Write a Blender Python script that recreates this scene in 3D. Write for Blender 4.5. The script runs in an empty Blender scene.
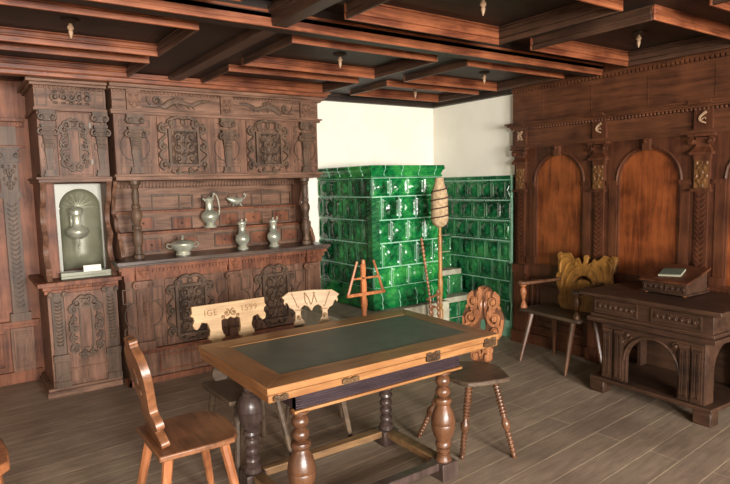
import bpy, bmesh, math, random
from mathutils import Vector, Matrix
PI=math.pi; R=math.radians
col=bpy.context.scene.collection
rng=random.Random(7)

# ------------------------------------------------------------------ materials
def newmat(name):
    m=bpy.data.materials.new(name); m.use_nodes=True
    nt=m.node_tree; b=nt.nodes['Principled BSDF']
    return m,nt,b
def srgb(h):
    h=h.lstrip('#'); c=[int(h[i:i+2],16)/255 for i in (0,2,4)]
    return tuple((x/12.92 if x<=.04045 else ((x+.055)/1.055)**2.4) for x in c)+(1,)
def wood(name,dark,light,grain='x',scale=1.0,rough=.45,bump=.25,spec=.4,mottle=.5,carve=0,coat=0):
    m,nt,b=newmat(name); N=nt.nodes; L=nt.links
    tc=N.new('ShaderNodeTexCoord'); mp=N.new('ShaderNodeMapping')
    s={'x':(1.2,14,14),'y':(14,1.2,14),'z':(14,14,1.2)}[grain]
    mp.inputs['Scale'].default_value=[k*scale for k in s]
    L.new(tc.outputs['Object'],mp.inputs['Vector'])
    n1=N.new('ShaderNodeTexNoise'); n1.inputs['Scale'].default_value=2.2; n1.inputs['Detail'].default_value=8; n1.inputs['Roughness'].default_value=.65; n1.inputs['Distortion'].default_value=.6
    L.new(mp.outputs['Vector'],n1.inputs['Vector'])
    n2=N.new('ShaderNodeTexNoise'); n2.inputs['Scale'].default_value=5*scale; n2.inputs['Detail'].default_value=4
    L.new(tc.outputs['Object'],n2.inputs['Vector'])
    mix=N.new('ShaderNodeMath'); mix.operation='MULTIPLY_ADD'
    L.new(n2.outputs['Fac'],mix.inputs[0]); mix.inputs[1].default_value=mottle
    sub=N.new('ShaderNodeMath'); sub.operation='MULTIPLY_ADD'; L.new(n1.outputs['Fac'],sub.inputs[0]); sub.inputs[1].default_value=1; sub.inputs[2].default_value=-mottle/2
    L.new(sub.outputs[0],mix.inputs[2])
    cr=N.new('ShaderNodeValToRGB'); cr.color_ramp.elements[0].position=.3; cr.color_ramp.elements[1].position=.7
    cr.color_ramp.elements[0].color=srgb(dark); cr.color_ramp.elements[1].color=srgb(light)
    L.new(mix.outputs[0],cr.inputs['Fac']); L.new(cr.outputs['Color'],b.inputs['Base Color'])
    b.inputs['Roughness'].default_value=rough; b.inputs['Specular IOR Level'].default_value=spec
    if coat: b.inputs['Coat Weight'].default_value=coat; b.inputs['Coat Roughness'].default_value=.25
    bp=N.new('ShaderNodeBump'); bp.inputs['Strength'].default_value=bump; bp.inputs['Distance'].default_value=.004
    L.new(n1.outputs['Fac'],bp.inputs['Height'])
    if carve:
        v=N.new('ShaderNodeTexVoronoi'); v.inputs['Scale'].default_value=carve; v.feature='SMOOTH_F1'
        L.new(tc.outputs['Object'],v.inputs['Vector'])
        b2=N.new('ShaderNodeBump'); b2.inputs['Strength'].default_value=.6; b2.inputs['Distance'].default_value=.006
        L.new(v.outputs['Distance'],b2.inputs['Height']); L.new(bp.outputs['Normal'],b2.inputs['Normal']); L.new(b2.outputs['Normal'],b.inputs['Normal'])
    else: L.new(bp.outputs['Normal'],b.inputs['Normal'])
    return m
def plain(name,c,rough=.6,metal=0,c2=None,scale=6,bump=.1,spec=.5):
    m,nt,b=newmat(name); N=nt.nodes; L=nt.links
    n=N.new('ShaderNodeTexNoise'); n.inputs['Scale'].default_value=scale; n.inputs['Detail'].default_value=6
    tc=N.new('ShaderNodeTexCoord'); L.new(tc.outputs['Object'],n.inputs['Vector'])
    cr=N.new('ShaderNodeValToRGB'); cr.color_ramp.elements[0].position=.35; cr.color_ramp.elements[1].position=.65
    cr.color_ramp.elements[0].color=srgb(c2 or c); cr.color_ramp.elements[1].color=srgb(c)
    L.new(n.outputs['Fac'],cr.inputs['Fac']); L.new(cr.outputs['Color'],b.inputs['Base Color'])
    b.inputs['Roughness'].default_value=rough; b.inputs['Metallic'].default_value=metal; b.inputs['Specular IOR Level'].default_value=spec
    bp=N.new('ShaderNodeBump'); bp.inputs['Strength'].default_value=bump; bp.inputs['Distance'].default_value=.003
    L.new(n.outputs['Fac'],bp.inputs['Height']); L.new(bp.outputs['Normal'],b.inputs['Normal'])
    return m
def floormat():
    m,nt,b=newmat('floor_boards'); N=nt.nodes; L=nt.links
    tc=N.new('ShaderNodeTexCoord')
    rot=N.new('ShaderNodeMapping'); rot.inputs['Rotation'].default_value=(0,0,R(FLOOR_ROT)); L.new(tc.outputs['Object'],rot.inputs['Vector'])
    br=N.new('ShaderNodeTexBrick'); br.offset=.37; br.inputs['Scale'].default_value=1; br.inputs['Brick Width'].default_value=5.3; br.inputs['Row Height'].default_value=.17
    br.inputs['Mortar Size'].default_value=.0035; br.inputs['Mortar Smooth'].default_value=.3; br.inputs['Bias'].default_value=0
    br.inputs['Color1'].default_value=srgb('#9a8879'); br.inputs['Color2'].default_value=srgb('#a79484'); br.inputs['Mortar'].default_value=srgb('#cdbba4')
    L.new(rot.outputs['Vector'],br.inputs['Vector'])
    mp=N.new('ShaderNodeMapping'); mp.inputs['Scale'].default_value=(1,7,1); L.new(rot.outputs['Vector'],mp.inputs['Vector'])
    n=N.new('ShaderNodeTexNoise'); n.inputs['Scale'].default_value=4; n.inputs['Detail'].default_value=8; n.inputs['Roughness'].default_value=.7; L.new(mp.outputs['Vector'],n.inputs['Vector'])
    n2=N.new('ShaderNodeTexNoise'); n2.inputs['Scale'].default_value=1.6; n2.inputs['Detail'].default_value=5; L.new(tc.outputs['Object'],n2.inputs['Vector'])
    cr=N.new('ShaderNodeValToRGB'); cr.color_ramp.elements[0].position=.3; cr.color_ramp.elements[1].position=.72
    cr.color_ramp.elements[0].color=(.62,.58,.55,1); cr.color_ramp.elements[1].color=(1.15,1.12,1.06,1)
    L.new(n.outputs['Fac'],cr.inputs['Fac'])
    mx=N.new('ShaderNodeMix'); mx.data_type='RGBA'; mx.blend_type='MULTIPLY'; mx.inputs['Factor'].default_value=1
    L.new(br.outputs['Color'],mx.inputs['A']); L.new(cr.outputs['Color'],mx.inputs['B'])
    cr2=N.new('ShaderNodeValToRGB'); cr2.color_ramp.elements[0].position=.35; cr2.color_ramp.elements[1].position=.65
    cr2.color_ramp.elements[0].color=(.72,.68,.66,1); cr2.color_ramp.elements[1].color=(1.05,1.05,1.0,1); L.new(n2.outputs['Fac'],cr2.inputs['Fac'])
    mx2=N.new('ShaderNodeMix'); mx2.data_type='RGBA'; mx2.blend_type='MULTIPLY'; mx2.inputs['Factor'].default_value=1
    L.new(mx.outputs['Result'],mx2.inputs['A']); L.new(cr2.outputs['Color'],mx2.inputs['B'])
    L.new(mx2.outputs['Result'],b.inputs['Base Color'])
    b.inputs['Roughness'].default_value=.55; b.inputs['Specular IOR Level'].default_value=.3
    bp=N.new('ShaderNodeBump'); bp.inputs['Strength'].default_value=.35; bp.inputs['Distance'].default_value=.006
    L.new(br.outputs['Fac'],bp.inputs['Height']); bp.invert=True
    bp2=N.new('ShaderNodeBump'); bp2.inputs['Strength'].default_value=.3; bp2.inputs['Distance'].default_value=.003
    L.new(n.outputs['Fac'],bp2.inputs['Height']); L.new(bp.outputs['Normal'],bp2.inputs['Normal']); L.new(bp2.outputs['Normal'],b.inputs['Normal'])
    return m
FLOOR_ROT=-4
M={}
M['floor']=floormat()
M['walnut']=wood('walnut_cabinet','#422c20','#876450','x',rough=.5,spec=.25,mottle=.45,bump=.3)
M['walnut_v']=wood('walnut_cabinet_upright','#402a1f','#85604c','z',rough=.5,spec=.25,mottle=.45,bump=.3)
M['carved']=wood('carved_walnut_relief','#33251c','#69513f','z',rough=.5,spec=.3,mottle=.5,bump=.4)
M['ground']=wood('dark_carving_ground','#2a1e18','#4e3a2d','z',rough=.6,spec=.2)
M['worktop']=wood('dark_waxed_worktop','#352a25','#5e4d42','x',rough=.3,spec=.5)
M['panel_red']=wood('reddish_panelling','#4e2b1c','#845138','z',rough=.5,spec=.25,mottle=.9,bump=.3)
M['wall_dark']=wood('dark_oak_panelling','#33190f','#5c3521','z',rough=.42,mottle=.7,spec=.35)
M['wall_dark_h']=wood('dark_oak_frieze','#3a2014','#643c26','x',rough=.42,mottle=.7,spec=.35)
M['arch']=wood('orange_brown_arch_panel','#552812','#874824','z',rough=.35,mottle=1.1)
M['ceil']=wood('dark_shaded_ceiling_boards','#1d1410','#33241a','x',rough=.55)  # dark-stained wood, with the shade of the undersides also put into the colour
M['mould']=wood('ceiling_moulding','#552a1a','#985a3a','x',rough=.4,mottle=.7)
M['mould_y_shade']=wood('ceiling_moulding_cross_shade','#35241b','#523a2c','y',rough=.4,mottle=.7)  # moulding wood darkened: shade of the side-facing faces put into the colour
M['desk']=wood('desk_oak','#281a13','#4d3526','x',rough=.5,spec=.3,mottle=.7)
M['tabletop']=wood('table_fruitwood','#784c29','#a5764a','x',rough=.36,mottle=.6,scale=.8)
M['tabletop_y']=wood('table_fruitwood_cross','#724a2d','#9a6a42','y',rough=.36,mottle=.6,scale=.8)
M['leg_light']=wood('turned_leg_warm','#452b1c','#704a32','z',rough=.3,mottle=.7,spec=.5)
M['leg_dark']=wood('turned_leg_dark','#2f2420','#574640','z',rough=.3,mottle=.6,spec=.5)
M['ripple']=wood('dark_ripple_apron','#2a1f22','#44363a','x',rough=.4)
M['rail']=wood('foot_rail','#4c3524','#8a6844','x',rough=.5)
M['chair_brown']=wood('chair_brown','#523320','#8a5a3b','y',rough=.32,mottle=1.0,spec=.5)
M['chair_dark']=wood('chair_dark','#382a21','#64513f','x',rough=.5)
M['pale']=wood('pale_limewood','#93734f','#ba9a70','x',rough=.5,mottle=.5,bump=.15)
M['orange']=wood('orange_turned_wood','#74452a','#b07048','z',rough=.35)
M['reel']=wood('reel_wood','#8a4a28','#c88050','z',rough=.4)
M['armback']=wood('golden_brown_carved','#62401a','#9c6c32','z',rough=.32,mottle=1.0,spec=.5,carve=28)
M['carvechair']=wood('carved_chair_red','#683d25','#a06a45','z',rough=.35,mottle=.8,spec=.5)
M['carve_base']=wood('carved_chair_ground','#3f2616','#643f28','z')
M['pale_pole']=wood('yellow_brown_pole','#7a5228','#b58548','z',rough=.4)
M['wall_carved']=wood('carved_oak_block','#4a2d17','#7a532f','z')
M['groove']=plain('incised_lines','#7c5c38',.8)
M['white']=plain('white_plaster','#e9e4d6',.9,c2='#e1dccd',scale=3,bump=.15,spec=.2)
M['plaster']=plain('stove_plaster','#b9b39c',.9,c2='#9d9780',scale=9,bump=.3,spec=.2)
M['pewter']=plain('pewter','#c6c4b0',.3,.4,c2='#8b8a7a',scale=9,bump=.12)
M['pewter_dull']=plain('pewter_lining','#85846f',.4,.1,c2='#6e6d59',scale=5,bump=.2)
M['slate']=plain('dark_green_slate','#5c6153',.45,c2='#50554a',scale=8,bump=.08)
M['metal']=plain('old_iron','#55504a',.45,.8)
M['brass']=plain('pale_metal_plate','#77756b',.4,.2)
M['paper']=plain('old_paper','#a39f88',.9,c2='#8f8b76')
M['bookgreen']=plain('grey_green_cover','#5a5f50',.7,c2='#4c5144')
M['tow']=plain('flax_tow','#c2a785',.95,c2='#9c8262',scale=40,bump=.6,spec=.1)
M['ribbon']=plain('brown_ribbon','#4a2f26',.7)
M['inlay']=wood('inlaid_lock_plate','#2a1c12','#604529','x',rough=.5,carve=90)
M['pink']=plain('pale_carved_ornament','#a38468',.5,c2='#84674f')
def glaze(name,a,c,e,rough=.2):
    m,nt,b=newmat(name); N=nt.nodes; L=nt.links
    tc=N.new('ShaderNodeTexCoord')
    n=N.new('ShaderNodeTexNoise'); n.inputs['Scale'].default_value=3.3; n.inputs['Detail'].default_value=3; L.new(tc.outputs['Object'],n.inputs['Vector'])
    n2=N.new('ShaderNodeTexNoise'); n2.inputs['Scale'].default_value=24; n2.inputs['Detail'].default_value=3; L.new(tc.outputs['Object'],n2.inputs['Vector'])
    ad=N.new('ShaderNodeMath'); ad.operation='MULTIPLY_ADD'; L.new(n2.outputs['Fac'],ad.inputs[0]); ad.inputs[1].default_value=.45; 
    sb=N.new('ShaderNodeMath'); sb.operation='MULTIPLY_ADD'; L.new(n.outputs['Fac'],sb.inputs[0]); sb.inputs[1].default_value=1.0; sb.inputs[2].default_value=-.22; L.new(sb.outputs[0],ad.inputs[2])
    cr=N.new('ShaderNodeValToRGB'); cr.color_ramp.elements[0].position=.36; cr.color_ramp.elements[1].position=.72
    cr.color_ramp.elements[0].color=srgb(a); cr.color_ramp.elements[1].color=srgb(e)
    k=cr.color_ramp.elements.new(.5); k.color=srgb(c)
    L.new(ad.outputs[0],cr.inputs['Fac']); L.new(cr.outputs['Color'],b.inputs['Base Color'])
    b.inputs['Roughness'].default_value=rough; b.inputs['Specular IOR Level'].default_value=.5
    b.inputs['Coat Weight'].default_value=.15; b.inputs['Coat Roughness'].default_value=.1
    bp=N.new('ShaderNodeBump'); bp.inputs['Strength'].default_value=.35; bp.inputs['Distance'].default_value=.006; L.new(n2.outputs['Fac'],bp.inputs['Height']); L.new(bp.outputs['Normal'],b.inputs['Normal'])
    return m
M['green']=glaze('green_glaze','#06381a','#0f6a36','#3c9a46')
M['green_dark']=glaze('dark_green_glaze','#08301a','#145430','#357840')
M['grout']=plain('pale_green_grout','#9cc9ad',.7,c2='#7bb092')

# ------------------------------------------------------------------ mesh builder
class MB:
    def __init__(s,mt=None): s.bm=bmesh.new(); s.M=mt or Matrix()
    def v(s,p): return s.bm.verts.new(s.M@Vector(p))
    def f(s,vs):
        try: return s.bm.faces.new(vs)
        except ValueError: return None
    def box(s,x0,x1,y0,y1,z0,z1):
        if x0>x1:x0,x1=x1,x0
        if y0>y1:y0,y1=y1,y0
        if z0>z1:z0,z1=z1,z0
        p=[s.v((x,y,z)) for z in (z0,z1) for y in (y0,y1) for x in (x0,x1)]
        for q in ((0,2,3,1),(4,5,7,6),(0,1,5,4),(2,6,7,3),(0,4,6,2),(1,3,7,5)): s.f([p[i] for i in q])
        return s
    def hexa(s,b,t):   # bottom 4 pts, top 4 pts
        p=[s.v(q) for q in b]+[s.v(q) for q in t]
        s.f(p[3::-1]); s.f(p[4:])
        for i in range(4): j=(i+1)%4; s.f([p[i],p[j],p[j+4],p[i+4]])
        return s
    def tube(s,pts,r,seg=6,fy=1.0,closed=False):
        pts=[Vector(p) for p in pts]; n=len(pts); rings=[]
        rr=r if hasattr(r,'__len__') else [r]*n
        up=None
        for i,p in enumerate(pts):
            a=pts[(i-1)%n] if (closed or i>0) else p; b=pts[(i+1)%n] if (closed or i<n-1) else p
            t=(b-a); t=t.normalized() if t.length>1e-9 else Vector((0,0,1))
            if up is None:
                up=Vector((0,1,0)) if abs(t.y)<.9 else Vector((1,0,0))
            u=(up-t*up.dot(t)).normalized(); up=u; w=t.cross(u)
            rings.append([s.v(p+(u*math.cos(2*PI*k/seg)*fy+w*math.sin(2*PI*k/seg))*rr[i]) for k in range(seg)])
        for i in range(n if closed else n-1):
            A=rings[i];B=rings[(i+1)%n]
            for k in range(seg): s.f([A[k],A[(k+1)%seg],B[(k+1)%seg],B[k]])
        if not closed: s.f(rings[0][::-1]); s.f(rings[-1])
        return s
    def lathe(s,prof,c=(0,0,0),seg=16,p1=None,sy=1.0,a0=0,a1=2*PI):
        """prof: (r,h). With p1: h is a fraction from c to p1"""
        c=Vector(c)
        if p1 is not None:
            ax=Vector(p1)-c; q=ax.to_track_quat('Z','Y').to_matrix()
        rings=[]; full=abs(a1-a0-2*PI)<1e-6; cnt=seg if full else seg+1
        for r,h in prof:
            ring=[]
            for k in range(cnt):
                a=a0+(a1-a0)*k/seg; l=Vector((r*math.cos(a),r*math.sin(a)*sy,0))
                if p1 is None: ring.append(s.v(c+l+Vector((0,0,h))))
                else: ring.append(s.v(c+ax*h+q@l))
            rings.append(ring)
        for A,B in zip(rings,rings[1:]):
            for k in range(seg): s.f([A[k],A[(k+1)%cnt],B[(k+1)%cnt],B[k]])
        if full: s.f(rings[0][::-1]); s.f(rings[-1])
        return s
    def plate(s,outline,y0,y1,holes=()):
        """flat shape in the xz plane, from y0 (front) to y1 (back)"""
        bm=bmesh.new(); es=[]
        for loop in [outline]+list(holes):
            vs=[bm.verts.new((x,0,z)) for x,z in loop]
            for a,b in zip(vs,vs[1:]+vs[:1]): es.append(bm.edges.new((a,b)))
        bmesh.ops.triangle_fill(bm,use_beauty=True,use_dissolve=False,edges=es)
        bm.verts.index_update(); 
        co=[v.co.copy() for v in bm.verts]; faces=[[v.index for v in f.verts] for f in bm.faces]
        bnd=[(e.verts[0].index,e.verts[1].index) for e in bm.edges if len(e.link_faces)==1]; bm.free()
        A=[s.v((p.x,y0,p.z)) for p in co]; B=[s.v((p.x,y1,p.z)) for p in co]
        for f in faces: s.f([A[i] for i in f]); s.f([B[i] for i in f[::-1]])
        for a,b in bnd: s.f([A[a],A[b],B[b],B[a]])
        return s
    def ball(s,c,r,seg=10,rg=6):
        if not hasattr(r,'__len__'): r=(r,r,r)
        c=Vector(c); rings=[]
        top=s.v(c+Vector((0,0,r[2]))); bot=s.v(c-Vector((0,0,r[2])))
        for i in range(1,rg):
            a=PI*i/rg
            rings.append([s.v(c+Vector((r[0]*math.sin(a)*math.cos(2*PI*k/seg),r[1]*math.sin(a)*math.sin(2*PI*k/seg),r[2]*math.cos(a)))) for k in range(seg)])
        for k in range(seg):
            s.f([top,rings[0][k],rings[0][(k+1)%seg]]); s.f([bot,rings[-1][(k+1)%seg],rings[-1][k]])
        for A,B in zip(rings,rings[1:]):
            for k in range(seg): s.f([A[k],B[k],B[(k+1)%seg],A[(k+1)%seg]])
        return s
    def build(s,name,mat,parent=None,bevel=0,label=None,smooth=True,loc=None):
        bmesh.ops.recalc_face_normals(s.bm,faces=s.bm.faces)
        me=bpy.data.meshes.new(name); s.bm.to_mesh(me); s.bm.free()
        me.materials.append(M[mat] if isinstance(mat,str) else mat)
        if smooth:
            for p in me.polygons: p.use_smooth=True
            me.set_sharp_from_angle(angle=R(38))
        o=bpy.data.objects.new(name,me); col.objects.link(o)
        if parent: o.parent=parent
        if loc: o.location=loc
        if bevel:
            b=o.modifiers.new('bevel','BEVEL'); b.width=bevel; b.segments=2; b.limit_method='ANGLE'; b.angle_limit=R(50)
        if label: o['label']=label
        return o
def thing(name,label,cat,loc=(0,0,0),rz=0,group=None):
    o=bpy.data.objects.new(name,None); col.objects.link(o); o.location=loc; o.rotation_euler=(0,0,rz); o.empty_display_size=.1
    o['label']=label; o['category']=cat
    if group: o['group']=group
    return o
def tag(o,label,cat,group=None):
    o['label']=label; o['category']=cat
    if group: o['group']=group
    return o
def struct(o): o['kind']='structure'; return o
def sroot(name,loc=(0,0,0),rz=0):
    o=bpy.data.objects.new(name,None); col.objects.link(o); o.location=loc; o.rotation_euler=(0,0,rz); o['kind']='structure'; return o
def cat(pts,n=6,closed=True):
    out=[];N=len(pts)
    rngi=range(N) if closed else range(N-1)
    for i in rngi:
        if closed: p=[pts[(i+k)%N] for k in (-1,0,1,2)]
        else: p=[pts[max(0,min(N-1,i+k))] for k in (-1,0,1,2)]
        for j in range(n):
            t=j/n
            out.append(tuple(.5*((2*p[1][d])+(-p[0][d]+p[2][d])*t+(2*p[0][d]-5*p[1][d]+4*p[2][d]-p[3][d])*t*t+(-p[0][d]+3*p[1][d]-3*p[2][d]+p[3][d])*t**3) for d in range(len(p[0]))))
    if not closed: out.append(tuple(pts[-1]))
    return out
def mirror(half):   # half outline from bottom centre up the right side to the top centre -> closed loop
    return list(half)+[(-x,z) for x,z in reversed(half) if abs(x)>1e-4]

# ------------------------------------------------------------------ carved ornament (in xz, y = front surface)
def spiral(mb,cx,cz,r,y,turns=1.4,a0=0,d=1,rt=.006,n=18):
    pts=[];rr=[]
    for i in range(n+1):
        t=i/n; a=a0+d*turns*2*PI*t; q=r*(1-.80*t)
        pts.append((cx+q*math.cos(a),y,cz+q*math.sin(a))); rr.append(rt*1.3*(1-.3*t))
    mb.tube(pts,rr,5,1.1); mb.ball((cx,y-rt*.4,cz),(rt*2,rt*1.8,rt*2),6,4)
def wave(mb,pts,y,rt,seg=5):
    p=cat(pts,5,False); rt=rt if hasattr(rt,'__len__') else (rt,rt)
    mb.tube([(a,y,b) for a,b in p],[1.2*(rt[0]+(rt[1]-rt[0])*i/(len(p)-1)) for i in range(len(p))],seg,1.1)
def frame(mb,cx,cz,w,h,y,t=.012,d=.008):
    x0,x1,z0,z1=cx-w/2,cx+w/2,cz-h/2,cz+h/2
    mb.box(x0,x1,y-d,y,z0,z0+t); mb.box(x0,x1,y-d,y,z1-t,z1); mb.box(x0,x0+t,y-d,y,z0+t,z1-t); mb.box(x1-t,x1,y-d,y,z0+t,z1-t)
def arabesque(mb,cx,cz,w,h,y,rt=.006,rows=3,seed=1):
    r_=random.Random(seed); ch=h/rows
    for i in range(rows):
        z=cz-h/2+ch*(i+.5)
        rad=min(w*.21,ch*.42)
        for s_ in (-1,1):
            spiral(mb,cx+s_*w*.25,z,rad,y,1.3,PI/2 if i%2 else -PI/2,s_*(1 if i%2 else -1),rt)
            mb.ball((cx+s_*w*.42,y,z+ch*.38),(rt*1.8,rt,rt*2.6),6,4)
            mb.ball((cx+s_*w*.09,y,z-ch*.35),(rt*1.6,rt,rt*2.6),6,4)
            wave(mb,[(cx,z-ch*.45),(cx+s_*w*.1,z-ch*.1),(cx+s_*w*.05,z+ch*.25),(cx,z+ch*.48)],y,rt*.8)
        mb.ball((cx,y,z),(rt*2,rt*1.4,rt*3),8,5)
def cartouche(mb,cx,cz,w,h,y,rt=.010,crest=True):
    # strapwork: side scrolls, crest and foot
    for s_ in (-1,1):
        for k,f in ((-1,.33),(0,.0),(1,.33)):
            spiral(mb,cx+s_*(w/2-.035),cz+k*h*f,.040,y,1.15,(PI/2 if k>=0 else -PI/2),-s_*(1 if k>=0 else -1),rt*.8)
        wave(mb,[(cx+s_*w*.30,cz+h*.42),(cx+s_*w*.44,cz+h*.36),(cx+s_*w*.36,cz+h*.22),(cx+s_*w*.5,cz+h*.08),(cx+s_*w*.36,cz-.02*h),(cx+s_*w*.5,cz-h*.15),(cx+s_*w*.36,cz-h*.3),(cx+s_*w*.3,cz-h*.4)],y,rt*.8)
    if crest:
        for s_ in (-1,1):
            spiral(mb,cx+s_*w*.27,cz+h*.44,.036,y-.004,1.2,-PI/2,-s_,rt)
            wave(mb,[(cx+s_*w*.26,cz+h*.50),(cx+s_*w*.12,cz+h*.55),(cx,cz+h*.53)],y-.004,rt)
            wave(mb,[(cx+s_*w*.28,cz-h*.44),(cx+s_*w*.14,cz-h*.52),(cx,cz-h*.49)],y,rt*.8)
            spiral(mb,cx+s_*w*.14,cz-h*.46,.022,y,1.1,PI/2,s_,rt*.7)
        mb.ball((cx,y,cz+h*.46),(.022,.014,.03),8,5)
        mb.box(cx-w*.34,cx+w*.34,y-.016,y,cz+h*.37,cz+h*.39)
def dentils(mb,x0,x1,y,z0,z1,pitch=.022,d=.01):
    n=max(1,int((x1-x0)/pitch))
    p=(x1-x0)/n
    for i in range(n): mb.box(x0+i*p+p*.2,x0+i*p+p*.8,y-d,y,z0,z1)
def eggs(mb,x0,x1,y,z,r=.011,pitch=.028):
    n=max(1,int((x1-x0)/pitch)); p=(x1-x0)/n
    for i in range(n): mb.ball((x0+(i+.5)*p,y,z),(p*.42,r*.8,r),6,4)
def beast(mb,x0,x1,cz,y,flip=1):
    # carved sea beast: coiled tail, scaled body, crest and long snout
    w=x1-x0; X=lambda t:(x0+t*w) if flip>0 else (x1-t*w)
    body=[(X(t),cz+z) for t,z in ((.20,-.03),(.28,-.035),(.36,-.005),(.46,.012),(.58,.0),(.70,-.014),(.8,.01),(.9,.022),(1.0,.03))]
    p=cat(body,5,False); rr=[.006,.026,.03,.026,.02,.015,.018,.014,.004]
    r2=[];
    for i in range(len(p)):
        t=i/(len(p)-1)*(len(rr)-1); k=min(int(t),len(rr)-2); r2.append(rr[k]+(rr[k+1]-rr[k])*(t-k))
    mb.tube([(a,y,b) for a,b in p],r2,8,.5)
    spiral(mb,X(.16),cz+.008,.036,y,1.2,-PI/4,flip,.010)
    wave(mb,[(X(.2),cz-.03),(X(.1),cz-.035),(X(.03),cz+.0),(X(.02),cz+.04)],y,(.012,.004))
    wave(mb,[(X(.1),cz-.035),(X(.0),cz-.04)],y,(.012,.003))
    for t,a in ((.42,.05),(.48,.056),(.54,.048)): wave(mb,[(X(t),cz+.01),(X(t+.03),cz+a*.8),(X(t-.03),cz+a)],y,(.010,.003))
    for t in (.45,.62,.7): wave(mb,[(X(t),cz-.01),(X(t+.02),cz-.035),(X(t+.05),cz-.045)],y,(.009,.003))
    for k in range(10): mb.ball((X(.3+k*.03),y-.012,cz-.02+.022*math.sin(k*.5)),(.006,.004,.005),5,4)

# ------------------------------------------------------------------ the room
XW=4.54; YN=5.14; YL=5.62; YS=-4.6; XL=-2.7; ZC=2.60
m=MB(); m.box(XL,XW+.2,YS,YL+.2,-.1,0); struct(m.build('floor','floor'))
m=MB(); m.box(2.9,XW+.2,YN,YN+.1,0,2.62); struct(m.build('wall_back','white'))
m=MB(); m.box(XW+.03,XW+.2,YS,YN,0,2.62); struct(m.build('wall_right_plaster','white')).name='wall_right'
m=MB(); m.box(XL-.1,XL,YS,YL+.2,0,2.62); struct(m.build('wall_left','white'))
# front wall behind the viewer with two window openings
m=MB(); wz0,wz1=.9,2.5; wins=[(-1.6,-.1),(.9,2.4)]
xs=[XL]+[a for w_ in wins for a in w_]+[XW+.2]
m.box(XL,XW+.2,YS-.25,YS,0,wz0); m.box(XL,XW+.2,YS-.25,YS,wz1,2.62)
for a,b in ((xs[0],xs[1]),(xs[2],xs[3]),(xs[4],xs[5])): m.box(a,b,YS-.25,YS,wz0,wz1)
struct(m.build('wall_front','white'))
for i,(a,b) in enumerate(wins):
    m=MB()
    for x in (a+.02,(a+b)/2,b-.02): m.box(x-.02,x+.02,YS-.16,YS-.12,wz0,wz1)
    for z in (wz0+.02,1.6,wz1-.02): m.box(a,b,YS-.155,YS-.125,z-.02,z+.02)
    struct(m.build('window_%d'%(i+1),'mould'))

# left panelled wall
def panel_strip():
    root=sroot('wall_back_panelled',(0,YL,0))
    m=MB(); m.box(XL,2.9,0,.15,0,2.62); m.build('backing_boards','panel_red',root)
    m=MB(); m.box(XL,.50,-.03,0,0,.1); m.box(XL,.50,-.045,0,.50,.53); m.box(XL,.50,-.03,0,.47,.50)
    m.box(XL,.50,-.05,0,2.17,2.2); m.box(XL,.50,-.035,0,2.13,2.17); m.box(XL,.50,-.02,0,1.96,1.98); m.box(XL,.50,-.06,0,2.5,2.56)
    dentils(m,XL,.50,-.03,2.14,2.165,.04,.012)
    m.build('rail_moulding','panel_red',root,.003)
    for x in (.37,-.33,-1.03,-1.73,-2.43):
        r=MB(); r.box(x-.075,x+.075,-.05,0,.53,.60); r.box(x-.055,x+.055,-.04,0,.60,1.55)
        r.box(x-.075,x+.075,-.055,0,1.55,1.60); r.box(x-.065,x+.065,-.045,0,1.60,1.84); r.box(x-.08,x+.08,-.06,0,1.84,1.87)
        r.box(x-.07,x+.07,-.05,0,1.87,1.94); r.box(x-.085,x+.085,-.06,0,1.94,1.965); r.box(x-.07,x+.07,-.04,0,1.98,2.13)
        for s_ in(-1,1): spiral(r,x+s_*.055,1.90,.022,-.055,1.2,PI/2,-s_,.007)
        for k in range(22):
            z=.64+k*.04
            for s_ in (-1,1): r.tube([(x,-.044,z),(x+s_*.02,-.046,z+.012),(x+s_*.034,-.042,z+.03)],[.006,.007,.003],5)
        arabesque(r,x,1.72,.10,.2,-.048,.006,2)
        r.build('pilaster','carved',root)
        r=MB(); r.box(x-.085,x+.085,-.035,0,.1,.47); frame(r,x,.285,.13,.31,-.035,.012,.008)
        r.plate([(x-.05,.42),(x+.05,.42),(x,.36)],-.042,-.035); r.plate([(x-.05,.15),(x+.05,.15),(x,.21)],-.042,-.035)
        r.build('pedestal_panel','walnut_v',root,.002)
    r=MB()
    for x in (.02,-.68,-1.38,-2.08): 
        frame(r,x,2.34,.5,.22,-.01,.02,.012); frame(r,x,.28,.46,.3,-.01,.02,.012)
    r.build('panel_moulding','panel_red',root)
panel_strip()

# ceiling: field boards around sunk coffers, framed by mouldings
colsx=[(-2.5,-1.72),(-1.45,-.3),(0.0,1.16),(1.73,2.90),(3.20,4.35)]
rowsy=[(-2.05,-1.3),(-.85,0.0),(.70,1.50),(1.78,2.63),(3.20,3.97),(4.20,4.80)]
YB=2.95
root=sroot('ceiling'); m=MB()
m.box(XL,XW+.2,YS,YL+.2,2.70,2.74)
def band(rows,y0,y1,zf):
    ys=[y0]+[v for r_ in rows for v in r_]+[y1]
    for i in range(0,len(ys),2): 
        if ys[i+1]>ys[i]: m.box(XL,XW+.03,ys[i],ys[i+1],2.59 if (y1==YB and i==len(ys)-2) else zf,2.70)
    for r_ in rows:
        xs=[XL]+[v for c in colsx for v in c]+[XW+.03]
        for i in range(0,len(xs),2): m.box(xs[i],xs[i+1],r_[0],r_[1],zf,2.70)
        for c in colsx: m.box(c[0],c[1],r_[0],r_[1],zf+.03,2.70)
band([r for r in rowsy if r[0]<YB],YS,YB,2.535)
band([r for r in rowsy if r[0]>YB],YB,YL,2.505)
m.build('ceiling_boards','ceil',root)
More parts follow.
